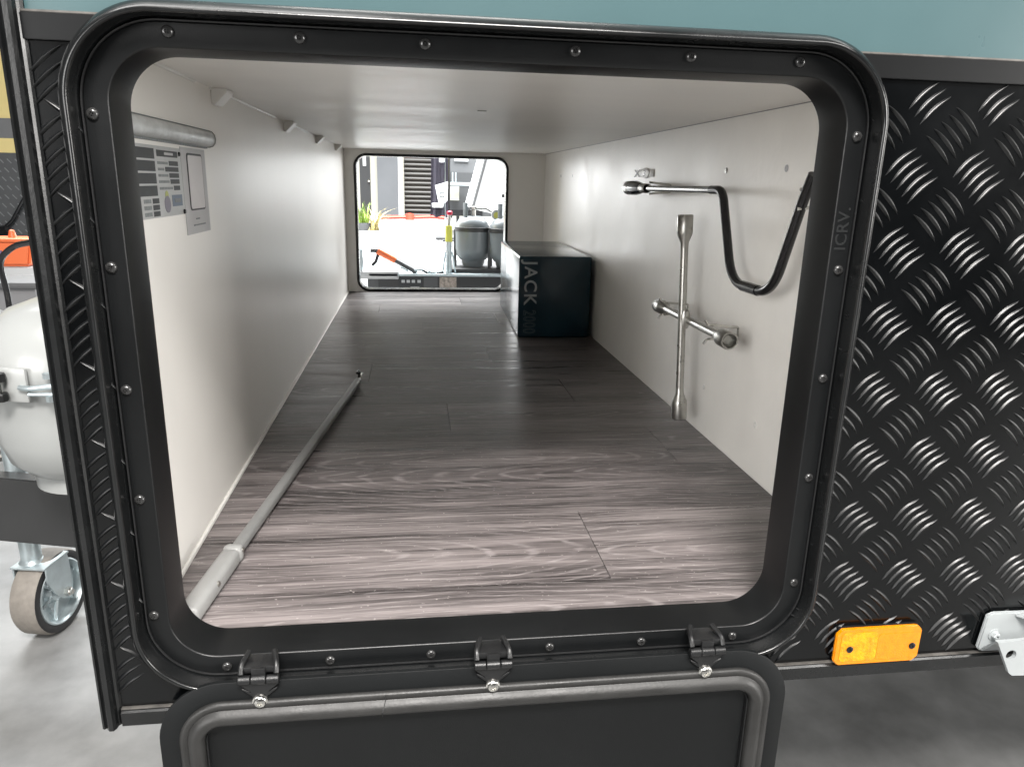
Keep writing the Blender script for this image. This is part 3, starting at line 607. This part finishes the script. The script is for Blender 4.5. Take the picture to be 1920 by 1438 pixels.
# tube light, data plate, card on the left wall
tl = thing('tube_light', 'clear ribbed tube light fixed on the white wall above the data plate', 'light', (XL, 0.25, 0.482))
bm = bmesh.new(); prof = [(0.0004, -0.0098), (0.006, -0.0098), (0.0105, -0.0085), (0.0135, -0.005), (0.0145, 0.0), (0.0135, 0.005), (0.0105, 0.0085), (0.006, 0.0098), (0.0004, 0.0098)]
A = [bm.verts.new((x, -0.19, z)) for x, z in prof]; B = [bm.verts.new((x, 0.1235, z)) for x, z in prof]
for k in range(len(prof) - 1): bm.faces.new((A[k], A[k + 1], B[k + 1], B[k]))
bm.faces.new(A); bm.faces.new(B); obj('cover', bm, M_lens, tl)
bm = bmesh.new()
A = [bm.verts.new((x + (0.0012 if x > 0.001 else 0), 0.1240, z * 1.1)) for x, z in prof]; B = [bm.verts.new((x + (0.0006 if x > 0.001 else 0), 0.1275, z * 1.04)) for x, z in prof]
for k in range(len(prof) - 1): bm.faces.new((A[k], A[k + 1], B[k + 1], B[k]))
bm.faces.new(A); bm.faces.new(B); obj('end_cap', bm, M_steel, tl)
bm = bmesh.new(); lathe(bm, [(0.004, 0), (0.0042, 0.003), (0.003, 0.007), (0, 0.008)], (0.006, 0.1278, -0.003), (0, 1, 0), 12); obj('end_screw', bm, M_chrome, tl)
box('edge_line', (0.0003, -0.19, 0.0099), (0.0075, 0.1250, 0.0108), M_ink2, tl)
box('lower_edge_line', (0.0003, -0.19, -0.0120), (0.0040, 0.1240, -0.0100), M_ink2, tl)  # added dark strips, here and above, stand in for the clear tube's dark outline

dp = thing('data_plate', 'silver metal data plate with rows of dark cells on the white wall', 'plate', (XL, 0.16, 0.4294))
box('plate_sheet', (0.0003, -0.13, -0.0375), (0.0011, 0.1045, 0.0362), M_foil, dp)
def cell(y0, y1, z0, z1, m=M_ink, name='printed_cell', par=None, t=0.0014, b=0.0012): return box(name, (b, y0, z0), (t, y1, z1), m, par or dp)
for k in range(4): cell(-0.12, 0.014, 0.0330 - 0.0125 * k - 0.0105, 0.0330 - 0.0125 * k)
for k in range(3): cell(-0.004, 0.016, -0.0175 - 0.0066 * k - 0.0052, -0.0175 - 0.0066 * k); cell(-0.03, -0.009, -0.0180 - 0.0066 * k - 0.0040, -0.0180 - 0.0066 * k, M_ink2)
cell(0.022, 0.092, 0.0255, 0.0322); cell(0.046, 0.076, 0.0275, 0.0302, M_foil, t=0.0016, b=0.00145)
for k, (a, z) in enumerate(((0.060, 0.0215), (0.046, 0.0150), (0.058, 0.0085), (0.060, 0.0020), (0.070, -0.0050))):
    cell(a, 0.092, z - 0.0050, z); cell(0.022, a - 0.004, z - 0.0040, z - 0.0012, M_ink2)
bm = bmesh.new(); lathe(bm, [(0.0055, 0), (0.0055, 0.0003), (0, 0.0003)], (0.0011, 0.043, -0.0155), (1, 0, 0), 16); obj('green_disc', bm, M_greendot, dp)
bm = bmesh.new(); lathe(bm, [(0.0092, 0), (0.0092, 0.0003), (0, 0.0003)], (0, 0, 0), (1, 0, 0), 18); o = obj('mauve_oval', bm, M_purple, dp); o.location = (0.0012, 0.043, -0.0245); o.scale = (1, 1.1, 1)
cell(0.060, 0.096, -0.0275, -0.0150, M_bluedot); cell(0.068, 0.090, -0.0235, -0.0190, M_ink2, t=0.0016, b=0.00145)
bm = bmesh.new(); lathe(bm, [(0.0026, 0), (0.0020, 0.0016), (0, 0.0018)], (0.0011, 0.099, 0.0300), (1, 0, 0), 12); obj('rivet', bm, M_black, dp)
bm = bmesh.new(); lathe(bm, [(0.0030, 0), (0.0022, 0.0018), (0, 0.002)], (0.0011, 0.100, -0.0345), (1, 0, 0), 12); obj('rivet', bm, M_black, dp)

sc_ = thing('sticker_card', 'tall pale grey sticker with a dark rounded outline beside the data plate', 'sticker', (XL, 0.317, 0.418))
box('card_sheet', (0.0003, -0.050, -0.0515), (0.0008, 0.052, 0.0500), M_card, sc_)
def rr_x(bm, y0, y1, z0, z1, r, xa, xb):
    pts = rrect(y0, y1, z0, z1, r, 4); return prism(bm, pts, 'x', xa, xb)
obj('dark_outline', rr_x(bmesh.new(), -0.029, 0.036, -0.0235, 0.0440, 0.005, 0.0009, 0.0012), M_ink, sc_, smooth=False)
obj('white_field', rr_x(bmesh.new(), -0.0265, 0.0335, -0.0215, 0.0415, 0.004, 0.0013, 0.0016), M_white, sc_, smooth=False)
for a, b, z in ((-0.010, 0.006, -0.0338), (-0.022, 0.030, -0.0412)): box('printed_line', (0.0009, a, z - 0.0010), (0.0012, b, z + 0.0008), M_ink2, sc_)

# ------------------------------------------------------------------ beside the caravan
# gas cylinder in front of the drawbar
gx, gy = -0.405, 0.775
gc = thing('gas_cylinder', 'large white gas cylinder strapped on the drawbar beside the caravan', 'gas cylinder', (gx, gy, -0.1415))
body = [(0.088, 0.026), (0.110, 0.034), (0.136, 0.060), (0.150, 0.105), (0.1545, 0.150), (0.1560, 0.214), (0.1600, 0.222), (0.1625, 0.230), (0.1625, 0.248), (0.1580, 0.270), (0.140, 0.308), (0.105, 0.338), (0.060, 0.355), (0, 0.358)]
bm = bmesh.new(); lathe(bm, body, n=48); obj('vessel', bm, M_cyl, gc)
bm = bmesh.new(); lathe(bm, [(0.098, 0.000), (0.100, 0.001), (0.100, 0.034), (0.095, 0.040), (0.094, 0.034), (0.094, 0.001), (0.098, 0)], n=40); obj('foot_ring', bm, M_cyl, gc)
bm = bmesh.new(); lathe(bm, [(0.052, 0.350), (0.054, 0.425), (0.050, 0.425), (0.048, 0.350)], n=36); obj('collar', bm, M_cyl, gc)
bm = bmesh.new(); tube(bm, [(0, 0, 0.35), (0, 0, 0.41)], 0.016, 12); obj('valve', bm, M_steel, gc)
cl = obj('clamp_plate', bx(bmesh.new(), (-0.032, -0.004, -0.030), (0.032, 0.004, 0.030), 0.004, 2, Matrix.Translation((-0.045, -0.160, 0.230)) @ Matrix.Rotation(math.radians(-14), 4, 'Z')), M_cyl, gc)
for k, z in enumerate((0.246, 0.212)):
    bm = bmesh.new(); lathe(bm, [(0, -0.007), (0.011, -0.007), (0.0125, -0.004), (0.0125, 0.004), (0.011, 0.007), (0, 0.007)], (-0.058, -0.172, z), (0, 0, 1), 8); obj('clamp_knob', bm, M_blackplastic, gc)
bm = bmesh.new(); tube(bm, [(-0.058, -0.172, 0.204), (-0.058, -0.172, 0.256)], 0.0050, 10); obj('clamp_rod', bm, M_chrome, gc)
bm = bmesh.new(); bx(bm, (-0.094, -0.170, 0.204), (-0.076, -0.140, 0.254), 0.002); obj('clamp_block', bm, M_blackplastic, gc)
bm = bmesh.new(); tube(bm, smooth_path([(-0.026, -0.172, 0.228), (-0.006, -0.180, 0.228), (0.020, -0.182, 0.232), (0.06, -0.182, 0.232)], 4, 0.01), 0.0048, 10); tube(bm, [(-0.010, -0.179, 0.218), (0.05, -0.182, 0.218)], 0.0036, 8); obj('toggle_lever', bm, M_galv, gc)
for z in (0.250, 0.210):
    bm = bmesh.new(); lathe(bm, [(0, -0.005), (0.008, -0.005), (0.008, 0.005), (0, 0.005)], (0.024, -0.178, z), (0, 0, 1), 6); obj('toggle_nut', bm, M_galv, gc)

# jockey wheel
jx, jy = -0.640, 0.995
jw = thing('drawbar_jockey', 'galvanised jockey wheel with worn tan tread standing below the drawbar', 'jockey', (jx, jy, ZG))
ang = math.radians(-10)
wd = Vector((math.cos(ang), math.sin(ang), 0))     # axle direction, towards the viewer's side
Rw = 0.0985; ctr = Vector((0, 0, Rw)) - wd * 0.0
bm = bmesh.new(); lathe(bm, [(Rw - 0.020, -0.030), (Rw - 0.004, -0.030), (Rw, -0.024), (Rw + 0.0005, 0.020), (Rw - 0.003, 0.029)], ctr, wd, 40); wh = obj('wheel', bm, M_tread_worn, jw)
bm = bmesh.new(); lathe(bm, [(Rw - 0.003, 0.0291), (Rw - 0.008, 0.031), (Rw - 0.019, 0.030), (Rw - 0.021, 0.026)], ctr, wd, 40); obj('sidewall', bm, M_tyre, wh)
bm = bmesh.new(); lathe(bm, [(Rw - 0.020, 0.026), (Rw - 0.021, 0.031), (Rw - 0.024, 0.032), (Rw - 0.027, 0.028), (Rw - 0.029, 0.010), (0.050, 0.006), (0.030, 0.004), (0.022, 0.018), (0.013, 0.020), (0, 0.020)], ctr, wd, 40); rim = obj('rim', bm, M_galv, wh)
ax, ay = frame_of(wd)
for k in range(6):
    a = k * PI / 3 + 0.3; rd = ax * math.cos(a) + ay * math.sin(a); bm = bmesh.new(); tube(bm, [ctr + rd * 0.020 + wd * 0.016, ctr + rd * 0.073 + wd * 0.013], 0.0042, 6); obj('spoke', bm, M_galv, wh)
# fork: top plate and two cheeks offset ahead of the axle
trail = Vector((-math.sin(ang), math.cos(ang), 0)) * 1.0
sd = wd.cross(Vector((0, 0, 1)))                   # horizontal, along the wheel plane
if sd.y > 0: sd = -sd
st = Vector((-0.028, -0.030, 0))
top = Vector((0, 0, 0.186))
for s_ in (1, -1):
    bm = bmesh.new(); pts = []
    prof2 = [(-0.055, 0.186), (0.020, 0.186), (0.024, 0.150), (0.022, 0.118), (0.014, 0.090), (0.0, 0.082), (-0.014, 0.088), (-0.036, 0.112), (-0.056, 0.150)]
    vs1 = [bm.verts.new(sd * (-a) + wd * s_ * 0.036 + Vector((0, 0, z))) for a, z in prof2]; vs2 = [bm.verts.new(sd * (-a) + wd * s_ * 0.040 + Vector((0, 0, z))) for a, z in prof2]
    bm.faces.new(vs1); bm.faces.new(vs2)
    for i in range(len(prof2)): bm.faces.new((vs1[i], vs1[(i + 1) % len(prof2)], vs2[(i + 1) % len(prof2)], vs2[i]))
    obj('fork_cheek', bm, M_galv, jw, smooth=False)
bm = bmesh.new(); mt = Matrix.Translation((0, 0, 0.188)) @ Matrix.Rotation(ang, 4, 'Z')
bx(bm, (-0.0405, -0.062, -0.002), (0.0405, 0.026, 0.003), 0.001, 1, mt); obj('fork_plate', bm, M_galv, jw)
stem = Vector((0, 0, 0)) + Matrix.Rotation(ang, 3, 'Z') @ Vector((-0.012, -0.026, 0))
bm = bmesh.new(); tube(bm, [stem + Vector((0, 0, 0.190)), stem + Vector((-0.004, 0, 0.78))], 0.0215, 20); lathe(bm, [(0.028, 0.190), (0.0215, 0.198)], stem, (0, 0, 1), 20); obj('stem', bm, M_galv, jw)
bm = bmesh.new(); lathe(bm, [(0.011, 0.040), (0.011, 0.049), (0.007, 0.050), (0.007, 0.055), (0, 0.055)], ctr, wd, 6); obj('axle_bolt', bm, M_chrome, jw)

# things far behind on the left: other caravan, tub, step, hose
oc = thing('parked_caravan', 'yellow and grey banded caravan with grey chequer plate parked far behind the gas cylinder', 'caravan', (-3.4, 5.0, ZG))
box('yellow_body', (-1.4, 0, 1.40), (1.5, 1.6, 2.6), M_yellow, oc); box('grey_band', (-1.4, -0.004, 1.27), (1.5, 1.6, 1.40), M_greyband, oc); box('lower_yellow_band', (-1.4, -0.002, 1.175), (1.5, 1.6, 1.27), M_yellow, oc)
box('grey_plate', (-1.4, 0.002, 0.60), (1.5, 1.6, 1.175), M_greyplate, oc); box('bumper_rail', (-1.4, -0.05, 0.575), (1.5, 0.0, 0.60), M_mid, oc)
bm = bmesh.new()
for i in range(24):
    for j in range(9):
        x, z = 0.55 + i * 0.05 + (j % 2) * 0.025, 0.64 + j * 0.06
        prism(bm, [(x - 0.014, z + 0.012), (x - 0.010, z + 0.016), (x + 0.014, z - 0.012), (x + 0.010, z - 0.016)], 'y', 0.0018, -0.003)
tag(obj('plate_tread', bm, M_greytread, oc, smooth=False), kind='stuff')
bm = bmesh.new(); tube(bm, [(0.72, -0.05, 0.62), (0.83, -0.04, 0.72), (0.93, -0.03, 0.88)], 0.012, 8); tube(bm, [(0.62, -0.06, 0.62), (0.80, -0.06, 0.66)], 0.03, 8); obj('stay_arm', bm, M_black, oc)

ot = thing('orange_tub', 'orange plastic tub on a white crate behind the gas cylinder', 'tub', (-1.83, 3.45, 0.065))
bm = bmesh.new(); prism(bm, [(-0.10, -0.10), (0.10, -0.10), (0.125, 0.03), (-0.125, 0.03)], 'y', -0.08, 0.08); bmesh.ops.bevel(bm, geom=bm.edges[:], offset=0.012, segments=2, affect='EDGES'); obj('tub_body', bm, M_orange, ot)
box('tub_rim', (-0.135, -0.09, 0.022), (0.135, 0.09, 0.040), M_orange, ot, bev=0.005); box('tub_label', (-0.06, -0.082, -0.06), (-0.02, -0.0805, -0.02), M_label, ot)
bm = bmesh.new(); lathe(bm, [(0.02, 0.04), (0.012, 0.075), (0, 0.08)]); obj('tub_knob', bm, M_orange, ot)
wc = thing('white_crate', 'white crate carrying the orange tub far behind the gas cylinder', 'crate', (-1.85, 3.5, ZG))
box('crate_box', (-0.35, -0.15, 0.0), (0.32, 0.3, 0.583), M_whiteplate, wc, bev=0.01); box('crate_band', (-0.352, -0.153, 0.44), (0.322, -0.148, 0.465), M_mid, wc)
stl = thing('step_stool', 'grey arched plastic step stool half hidden behind the gas cylinder', 'stool', (-1.40, 2.45, ZG))
bm = bmesh.new(); pts = [(-0.20, 0.0), (-0.16, 0.0), (-0.14, 0.40), (-0.09, 0.52), (0.0, 0.55), (0.09, 0.52), (0.14, 0.40), (0.16, 0.0), (0.20, 0.0), (0.17, 0.62), (-0.17, 0.62)]
prism(bm, pts, 'y', -0.1, 0.1); obj('stool_side', bm, mat('stool_grey', (0.17, 0.17, 0.175), 0.5), stl, smooth=False); box('stool_top', (-0.19, -0.12, 0.62), (0.19, 0.12, 0.645), M_mid, stl, bev=0.006)
bm = bmesh.new(); tube(bm, smooth_path([(-0.93, 1.55, -0.30), (-0.915, 1.55, 0.10), (-0.90, 1.5, 0.20), (-0.83, 1.45, 0.245), (-0.70, 1.35, 0.27), (-0.5, 1.25, 0.20), (-0.40, 1.2, -0.22)], 6, 0.05), 0.008, 8)
bm2 = obj('hose', bm, M_black); tag(bm2, 'black rubber hose looping above the gas cylinder', 'hose')

# ------------------------------------------------------------------ seen through the far hatch
nt_ = thing('trailer_drawbar', 'black trailer drawbar with orange brake grip seen through the far hatch', 'trailer', (0.4, 5.2, ZG))
box('beam', (-0.53, -0.03, 0.165), (1.9, 0.05, 0.325), M_dark, nt_, bev=0.006); box('beam_cap', (-0.545, -0.032, 0.190), (-0.46, 0.052, 0.322), M_mid, nt_, bev=0.005)
box('beam_flange', (-0.53, -0.05, 0.3255), (1.9, 0.20, 0.342), M_galv, nt_); box('tray', (0.12, 0.05, 0.343), (1.9, 0.75, 0.372), M_dark, nt_)
box('beam_label', (-0.30, -0.0335, 0.20), (-0.12, -0.0305, 0.31), M_ink, nt_); 
for a in (-0.28, -0.24, -0.20, -0.155): box('label_mark', (a, -0.0365, 0.272), (a + 0.026, -0.034, 0.294), M_whiteplate, nt_)
box('label_mark', (-0.21, -0.0365, 0.222), (-0.14, -0.034, 0.240), M_whiteplate, nt_)
box('grey_sticker', (-0.105, -0.0335, 0.20), (0.005, -0.0305, 0.315), M_mid, nt_); box('mixed_sticker', (0.02, -0.0335, 0.20), (0.155, -0.0305, 0.318), mat('sticker_print', (0.35, 0.30, 0.26), 0.5, var=0.7, vscale=30), nt_)
bm = bmesh.new(); tube(bm, [(-0.465, 0.02, 0.515), (-0.325, 0.02, 0.440)], 0.028, 12); obj('brake_grip', bm, M_orange, nt_)
bm = bmesh.new(); tube(bm, [(-0.520, 0.02, 0.520), (-0.462, 0.02, 0.515)], 0.022, 10); tube(bm, [(-0.46, 0.02, 0.49), (-0.48, 0.02, 0.43), (-0.51, 0.02, 0.40)], 0.014, 8); obj('brake_hook', bm, M_black, nt_)
bm = bmesh.new(); tube(bm, [(-0.33, 0.02, 0.442), (-0.16, 0.02, 0.350)], 0.020, 10); obj('brake_lever', bm, M_mid, nt_)
for k in range(6):
    bm = bmesh.new(); bx(bm, (-0.02, -0.012, -0.008), (0.05, 0.012, 0.008), 0.002, 1, Matrix.Translation((-0.27 + 0.055 * k, 0.0 + 0.02 * (k % 2), 0.385 - 0.008 * k)) @ Matrix.Rotation(0.5 - 0.3 * (k % 3), 4, 'Y')); obj('coupling_link', bm, (M_galv, M_dark)[k % 2], nt_)
bm = bmesh.new(); lathe(bm, [(0.02, 0.34), (0.03, 0.42), (0.02, 0.50), (0.028, 0.53), (0, 0.54)], (-0.60, 0.0, 0)); obj('coupling_pin', bm, M_galv, nt_); box('coupling_tongue', (-0.66, -0.05, 0.30), (-0.30, 0.06, 0.36), M_whiteplate, nt_, bev=0.01)
tag(nt_, None)

def far_cyl(x, y, label):
    t = thing('gas_cylinder', label, 'gas cylinder', (x, y, ZG + 0.3725))
    bm = bmesh.new(); lathe(bm, [(0.07, 0.045), (0.11, 0.055), (0.142, 0.095), (0.150, 0.15), (0.150, 0.235), (0.152, 0.30), (0.145, 0.345), (0.12, 0.385), (0.07, 0.408), (0, 0.414)], n=36); obj('vessel', bm, M_bluecyl, t)
    bm = bmesh.new(); lathe(bm, [(0.085, 0), (0.095, 0.03), (0.10, 0.06), (0.09, 0.06), (0.08, 0.0)], n=30); obj('foot_ring', bm, M_bluecyl, t)
    bm = bmesh.new(); lathe(bm, [(0.1535, 0.288), (0.158, 0.290), (0.158, 0.322), (0.152, 0.324)], n=36); obj('strap', bm, M_dark, t)
    for s_ in (-1, 1): box('strap_leg', (s_ * 0.150 - 0.011, -0.01, -0.001), (s_ * 0.150 + 0.011, 0.02, 0.30), M_mid, t)
    bm = bmesh.new(); lathe(bm, [(0.020, 0.40), (0.020, 0.46), (0.032, 0.465), (0.032, 0.485), (0, 0.49)], n=14); obj('valve', bm, M_steel, t)
    bm = bmesh.new(); n = 16
    vA = [bm.verts.new((0.085 * math.cos(PI * 0.15 + k * PI * 0.62 / n + 1.6), 0.085 * math.sin(PI * 0.15 + k * PI * 0.62 / n + 1.6), 0.40)) for k in range(n + 1)]
    vB = [bm.verts.new(v.co + Vector((0, 0, 0.115))) for v in vA]
    for k in range(n): bm.faces.new((vA[k], vA[k + 1], vB[k + 1], vB[k]))
    r = bmesh.ops.solidify(bm, geom=bm.faces[:], thickness=0.004); obj('collar', bm, M_bluecyl, t)
    return t
far_cyl(0.712, 5.50, 'grey gas cylinder with dark strap in full view through the far hatch')
far_cyl(0.985, 5.36, 'grey gas cylinder half hidden behind the navy box')
bm = bmesh.new(); gg = thing('pressure_gauge', 'round yellow faced gauge beside the grey gas cylinders', 'gauge', (0.900, 5.45, ZG + 0.80))
lathe(bm, [(0, 0.01), (0.040, 0.01), (0.044, 0.0), (0.044, -0.02), (0, -0.02)], (0, 0, 0), (0, -1, 0), 20); obj('gauge_case', bm, M_whiteplate, gg)
bm = bmesh.new(); lathe(bm, [(0.026, 0), (0.026, 0.001), (0, 0.001)], (0, -0.0101, -0.006), (0, -1, 0), 16); obj('gauge_face', bm, M_yellowgauge, gg)
bm = bmesh.new(); tube(bm, [(0, 0.01, 0.0), (-0.08, 0.03, 0.045), (-0.188, 0.05, 0.045)], 0.012, 8); obj('gauge_pipe', bm, M_steel, gg)

js = thing('jockey_stand', 'slim grey stand with a yellow taped top seen through the far hatch', 'stand', (0.496, 5.22, ZG + 0.343))
bm = bmesh.new(); tube(bm, [(0, 0, 0), (0, 0, 0.25)], 0.024, 12); obj('post', bm, M_galv, js)
bm = bmesh.new(); lathe(bm, [(0.027, 0.25), (0.0275, 0.25), (0.0275, 0.375), (0, 0.378)], n=14); obj('yellow_tape', bm, M_lime, js)
for a in (0.4, 2.5, 4.4):
    bm = bmesh.new(); tube(bm, [(0.03 * math.cos(a), 0.03 * math.sin(a), 0.17), (0.06 * math.cos(a), 0.06 * math.sin(a), 0)], 0.007, 8); obj('stand_leg', bm, M_galv, js)
bm = bmesh.new(); tube(bm, [(0, 0, 0.37), (0.005, 0, 0.46)], 0.012, 8); obj('stand_pin', bm, M_steel, js)
bm = bmesh.new(); lathe(bm, [(0, -0.02), (0.022, -0.01), (0.022, 0.012), (0, 0.022)], (0.006, 0, 0.47), n=12); obj('red_cap', bm, mat('crimson_cap', (0.55, 0.02, 0.06), 0.4), js)

# courtyard building
cb = thing('building', 'cream courtyard building with dark door and brown roller door beyond the far hatch', 'building', (0, 21.6, ZG))
box('wall', (-6, 0.0, 0), (-0.06, 0.3, 5), M_cream, cb)
box('wall', (1.35, 0.0, 0), (6, 0.3, 5), M_cream, cb); box('wall', (-0.06, 0.0, 2.9), (1.35, 0.3, 5), M_cream, cb)
dr = box('door', (-1.33, -0.03, 0.0), (-1.03, 0.02, 2.1), M_dark, cb); box('vision_pane', (-1.23, -0.045, 1.42), (-1.14, -0.031, 1.68), M_whiteplate, dr)
bm = bmesh.new(); lathe(bm, [(0.03, 0), (0.03, 0.05), (0, 0.05)], (-1.07, -0.031, 1.0), (0, -1, 0), 10); obj('door_handle', bm, M_chrome, dr)
box('grey_pier', (-0.82, -0.22, 0), (-0.24, -0.002, 5), M_greywall, cb); box('white_jamb', (-0.235, -0.16, 0), (-0.10, -0.002, 5), M_whiteplate, cb)
rd = box('roller_door', (-0.055, 0.16, 0.0), (1.345, 0.2, 2.89), mat('roller_dark', (0.08, 0.075, 0.068), 0.6), cb)
SLM = None
for k in range(22):
    if SLM is None:
        bm = bmesh.new(); prism(bm, [(0.155, 0.0), (0.10, 0.02), (0.085, 0.055), (0.10, 0.09), (0.155, 0.11)], 'x', -0.05, 1.34); o = obj('slat', bm, M_slat, rd, smooth=False); SLM = o.data
    else: o = bpy.data.objects.new('slat', SLM); C.objects.link(o); o.parent = rd
    o.location = (0, 0, 0.01 + 0.13 * k)

# long-leaved plant by the building
pl = thing('potted_grass', 'tall yellow green strappy plant at the edge of the far hatch', 'plant', (-0.86, 15.5, ZG))
for grp, (m, cnt, sp, hh) in (('green_blades', (M_leaf, 42, 0.34, 0.80)), ('dry_blades', (M_leafdry, 34, 0.62, 0.66))):
    bm = bmesh.new()
    for k in range(cnt):
        a = random.uniform(0, 2 * PI); L_ = hh * random.uniform(0.55, 1.05); s_ = sp * random.uniform(0.3, 1.0); w_ = 0.020
        d = Vector((math.cos(a), math.sin(a), 0)); q = Vector((-d.y, d.x, 0)) * w_; prev = None
        ox = Vector((random.uniform(-0.1, 0.1) + (0.22 if grp == 'dry_blades' else 0), random.uniform(-0.1, 0.1), 0))
        for t in (0, 0.35, 0.7, 1.0):
            c = ox + d * s_ * t * t + Vector((0, 0, L_ * t * (1 - 0.25 * t * t))); ww = q * (1 - t * 0.95)
            cur = (bm.verts.new(c - ww), bm.verts.new(c + ww))
            if prev: bm.faces.new((prev[0], prev[1], cur[1], cur[0]))
            prev = cur
    obj(grp, bm, m, pl)
bm = bmesh.new(); lathe(bm, [(0, 0), (0.14, 0), (0.17, 0.16), (0.15, 0.16), (0.14, 0.12), (0, 0.12)], n=20); obj('pot', bm, M_mid, pl)

# dark caravan, banner, flag and white plate nose in the courtyard
dc = thing('dark_caravan', 'dark grey caravan with a white stripe parked in the courtyard', 'caravan', (1.25, 14.0, ZG))
box('body', (-0.37, 0, 0.58), (1.6, 2.2, 2.6), M_mid, dc); box('lower_body', (-0.36, -0.02, 0.40), (1.6, 2.2, 1.22), mat('dark_lower', (0.04, 0.041, 0.043), 0.45), dc); box('white_stripe', (-0.25, -0.03, 1.43), (0.02, -0.001, 1.50), M_whiteplate, dc)
box('tow_bar', (-0.36, -0.3, 0.98), (0.18, -0.2, 1.04), M_galv, dc); box('light_box', (-0.33, -0.12, 0.70), (-0.16, -0.02, 0.96), M_cream, dc); box('chassis', (-0.30, -0.1, 0.42), (0.3, 0.1, 0.52), M_black, dc)
for x in (-0.30, -0.24): box('ladder_rail', (x, -0.18, 1.02), (x + 0.02, -0.16, 1.22), M_galv, dc)
for x in (-0.2, 1.3): box('stand_leg', (x, 0.1, 0), (x + 0.06, 0.16, 0.44), M_dark, dc)
bn = thing('banner', 'dark purple banner hanging in front of the roller door', 'banner', (0.70, 13.2, ZG))
bm = bmesh.new(); n = 12
vA = []; vB = []
for k in range(n + 1):
    x = -0.14 + 0.28 * k / n; y = 0.03 * math.sin(k * 1.4); vA.append(bm.verts.new((x, y, 2.4))); vB.append(bm.verts.new((x - (0.04 if k < 6 else 0.0), y * 1.5, 0.42 + 0.02 * math.sin(k))))
for k in range(n): bm.faces.new((vA[k], vA[k + 1], vB[k + 1], vB[k]))
bmesh.ops.solidify(bm, geom=bm.faces[:], thickness=0.004); obj('cloth', bm, M_purplecloth, bn)
box('hem_bar', (-0.15, -0.06, 0.58), (0.06, 0.07, 0.66), M_whiteplate, bn, bev=0.02)
bm = bmesh.new(); bx(bm, (-0.02, -0.07, 1.38), (0.08, -0.05, 1.50), 0.02); obj('white_badge', bm, M_whiteplate, bn)
bm = bmesh.new(); tube(bm, [(0.10, 0.05, 0), (0.10, 0.05, 2.45)], 0.02, 8); obj('pole', bm, M_galv, bn)
box('foot', (-0.08, -0.15, 0), (0.28, 0.25, 0.04), M_dark, bn)
fg = thing('small_flag', 'white tilted flag with a dark square ring on a black pole', 'flag', (0.845, 12.8, ZG))
bm = bmesh.new(); tube(bm, [(0, 0, 0.0), (0.0, 0, 2.3)], 0.022, 10); obj('pole', bm, M_black, fg)
bm = bmesh.new(); prism(bm, [(-0.25, 0.98), (-0.02, 1.05), (-0.03, 0.72), (-0.17, 0.60)], 'y', -0.022, -0.028); obj('flag_cloth', bm, M_whiteplate, fg, smooth=False)
bm = bmesh.new()
for a, b, c, d in ((-0.165, 0.775, -0.085, 0.79), (-0.165, 0.845, -0.085, 0.86), (-0.165, 0.79, -0.150, 0.845), (-0.100, 0.79, -0.085, 0.845)): bx(bm, (a, -0.0305, b), (c, -0.0285, d))
obj('square_ring', bm, M_ink, fg, smooth=False); box('foot', (-0.12, -0.12, 0), (0.12, 0.12, 0.03), M_dark, fg)
wn = thing('white_caravan', 'white plate nosed caravan at the edge of the far hatch view', 'caravan', (1.6, 10.5, ZG))
bm = bmesh.new(); prism(bm, [(-0.50, 0.66), (0.30, 0.50), (1.5, 0.50), (1.5, 2.3), (0.0, 2.3), (-0.245, 1.60)], 'y', 0, 1.9); obj('nose_plate', bm, M_whiteplate, wn, smooth=False)
bm = bmesh.new(); tube(bm, [(-0.52, -0.02, 0.65), (-0.265, -0.02, 1.60), (-0.02, -0.02, 2.32)], 0.022, 8); obj('edge_trim', bm, M_mid, wn)
bm = bmesh.new()
for i in range(8):
    for j in range(18):
        x, z = -0.42 + i * 0.06 + j * 0.02, 0.74 + j * 0.05 + (i % 2) * 0.025
        if x < -0.50 + (z - 0.66) * 0.28 + 0.03: continue
        prism(bm, [(x - 0.012, z - 0.010), (x - 0.008, z - 0.014), (x + 0.012, z + 0.010), (x + 0.008, z + 0.014)], 'y', -0.0002, -0.004)
tag(obj('plate_tread', bm, M_card, wn, smooth=False), kind='stuff')
for x in (0.2, 1.3): box('stand_leg', (x, 0.1, 0), (x + 0.06, 0.16, 0.51), M_dark, wn)
ms = thing('valve_mast', 'thin mast with black valves rising behind the second grey cylinder', 'mast', (1.02, 5.62, ZG + 0.3725))
bm = bmesh.new(); tube(bm, [(0, 0, 0), (0, 0, 0.62), (0.02, 0, 0.80)], 0.012, 8); obj('mast_tube', bm, M_steel, ms)
for k, (x, z) in enumerate(((-0.03, 0.74), (0.0, 0.70), (0.02, 0.66), (-0.05, 0.58), (0.0, 0.56))):
    bm = bmesh.new(); lathe(bm, [(0, -0.018), (0.018, -0.014), (0.020, 0.012), (0, 0.018)], (x, -0.02, z), (1, 0, 0.3), 10); obj('valve', bm, M_black, ms)
# red strip of barrier netting on the ground
rb = thing('barrier', 'low red barrier strip along the foot of the roller door', 'barrier', (0.2, 20.2, ZG))
bm = bmesh.new(); tube(bm, [(-0.95, 0, 0.05), (-0.4, 0.1, 0.06), (0.1, 0, 0.07), (0.5, 0.05, 0.09), (0.95, 0, 0.06)], 0.045, 8); obj('red_strip', bm, M_red, rb)
bm = bmesh.new(); lathe(bm, [(0.12, 0), (0.11, 0.16), (0, 0.18)], (-0.10, -0.1, 0), n=14); obj('red_drum', bm, M_red, rb)
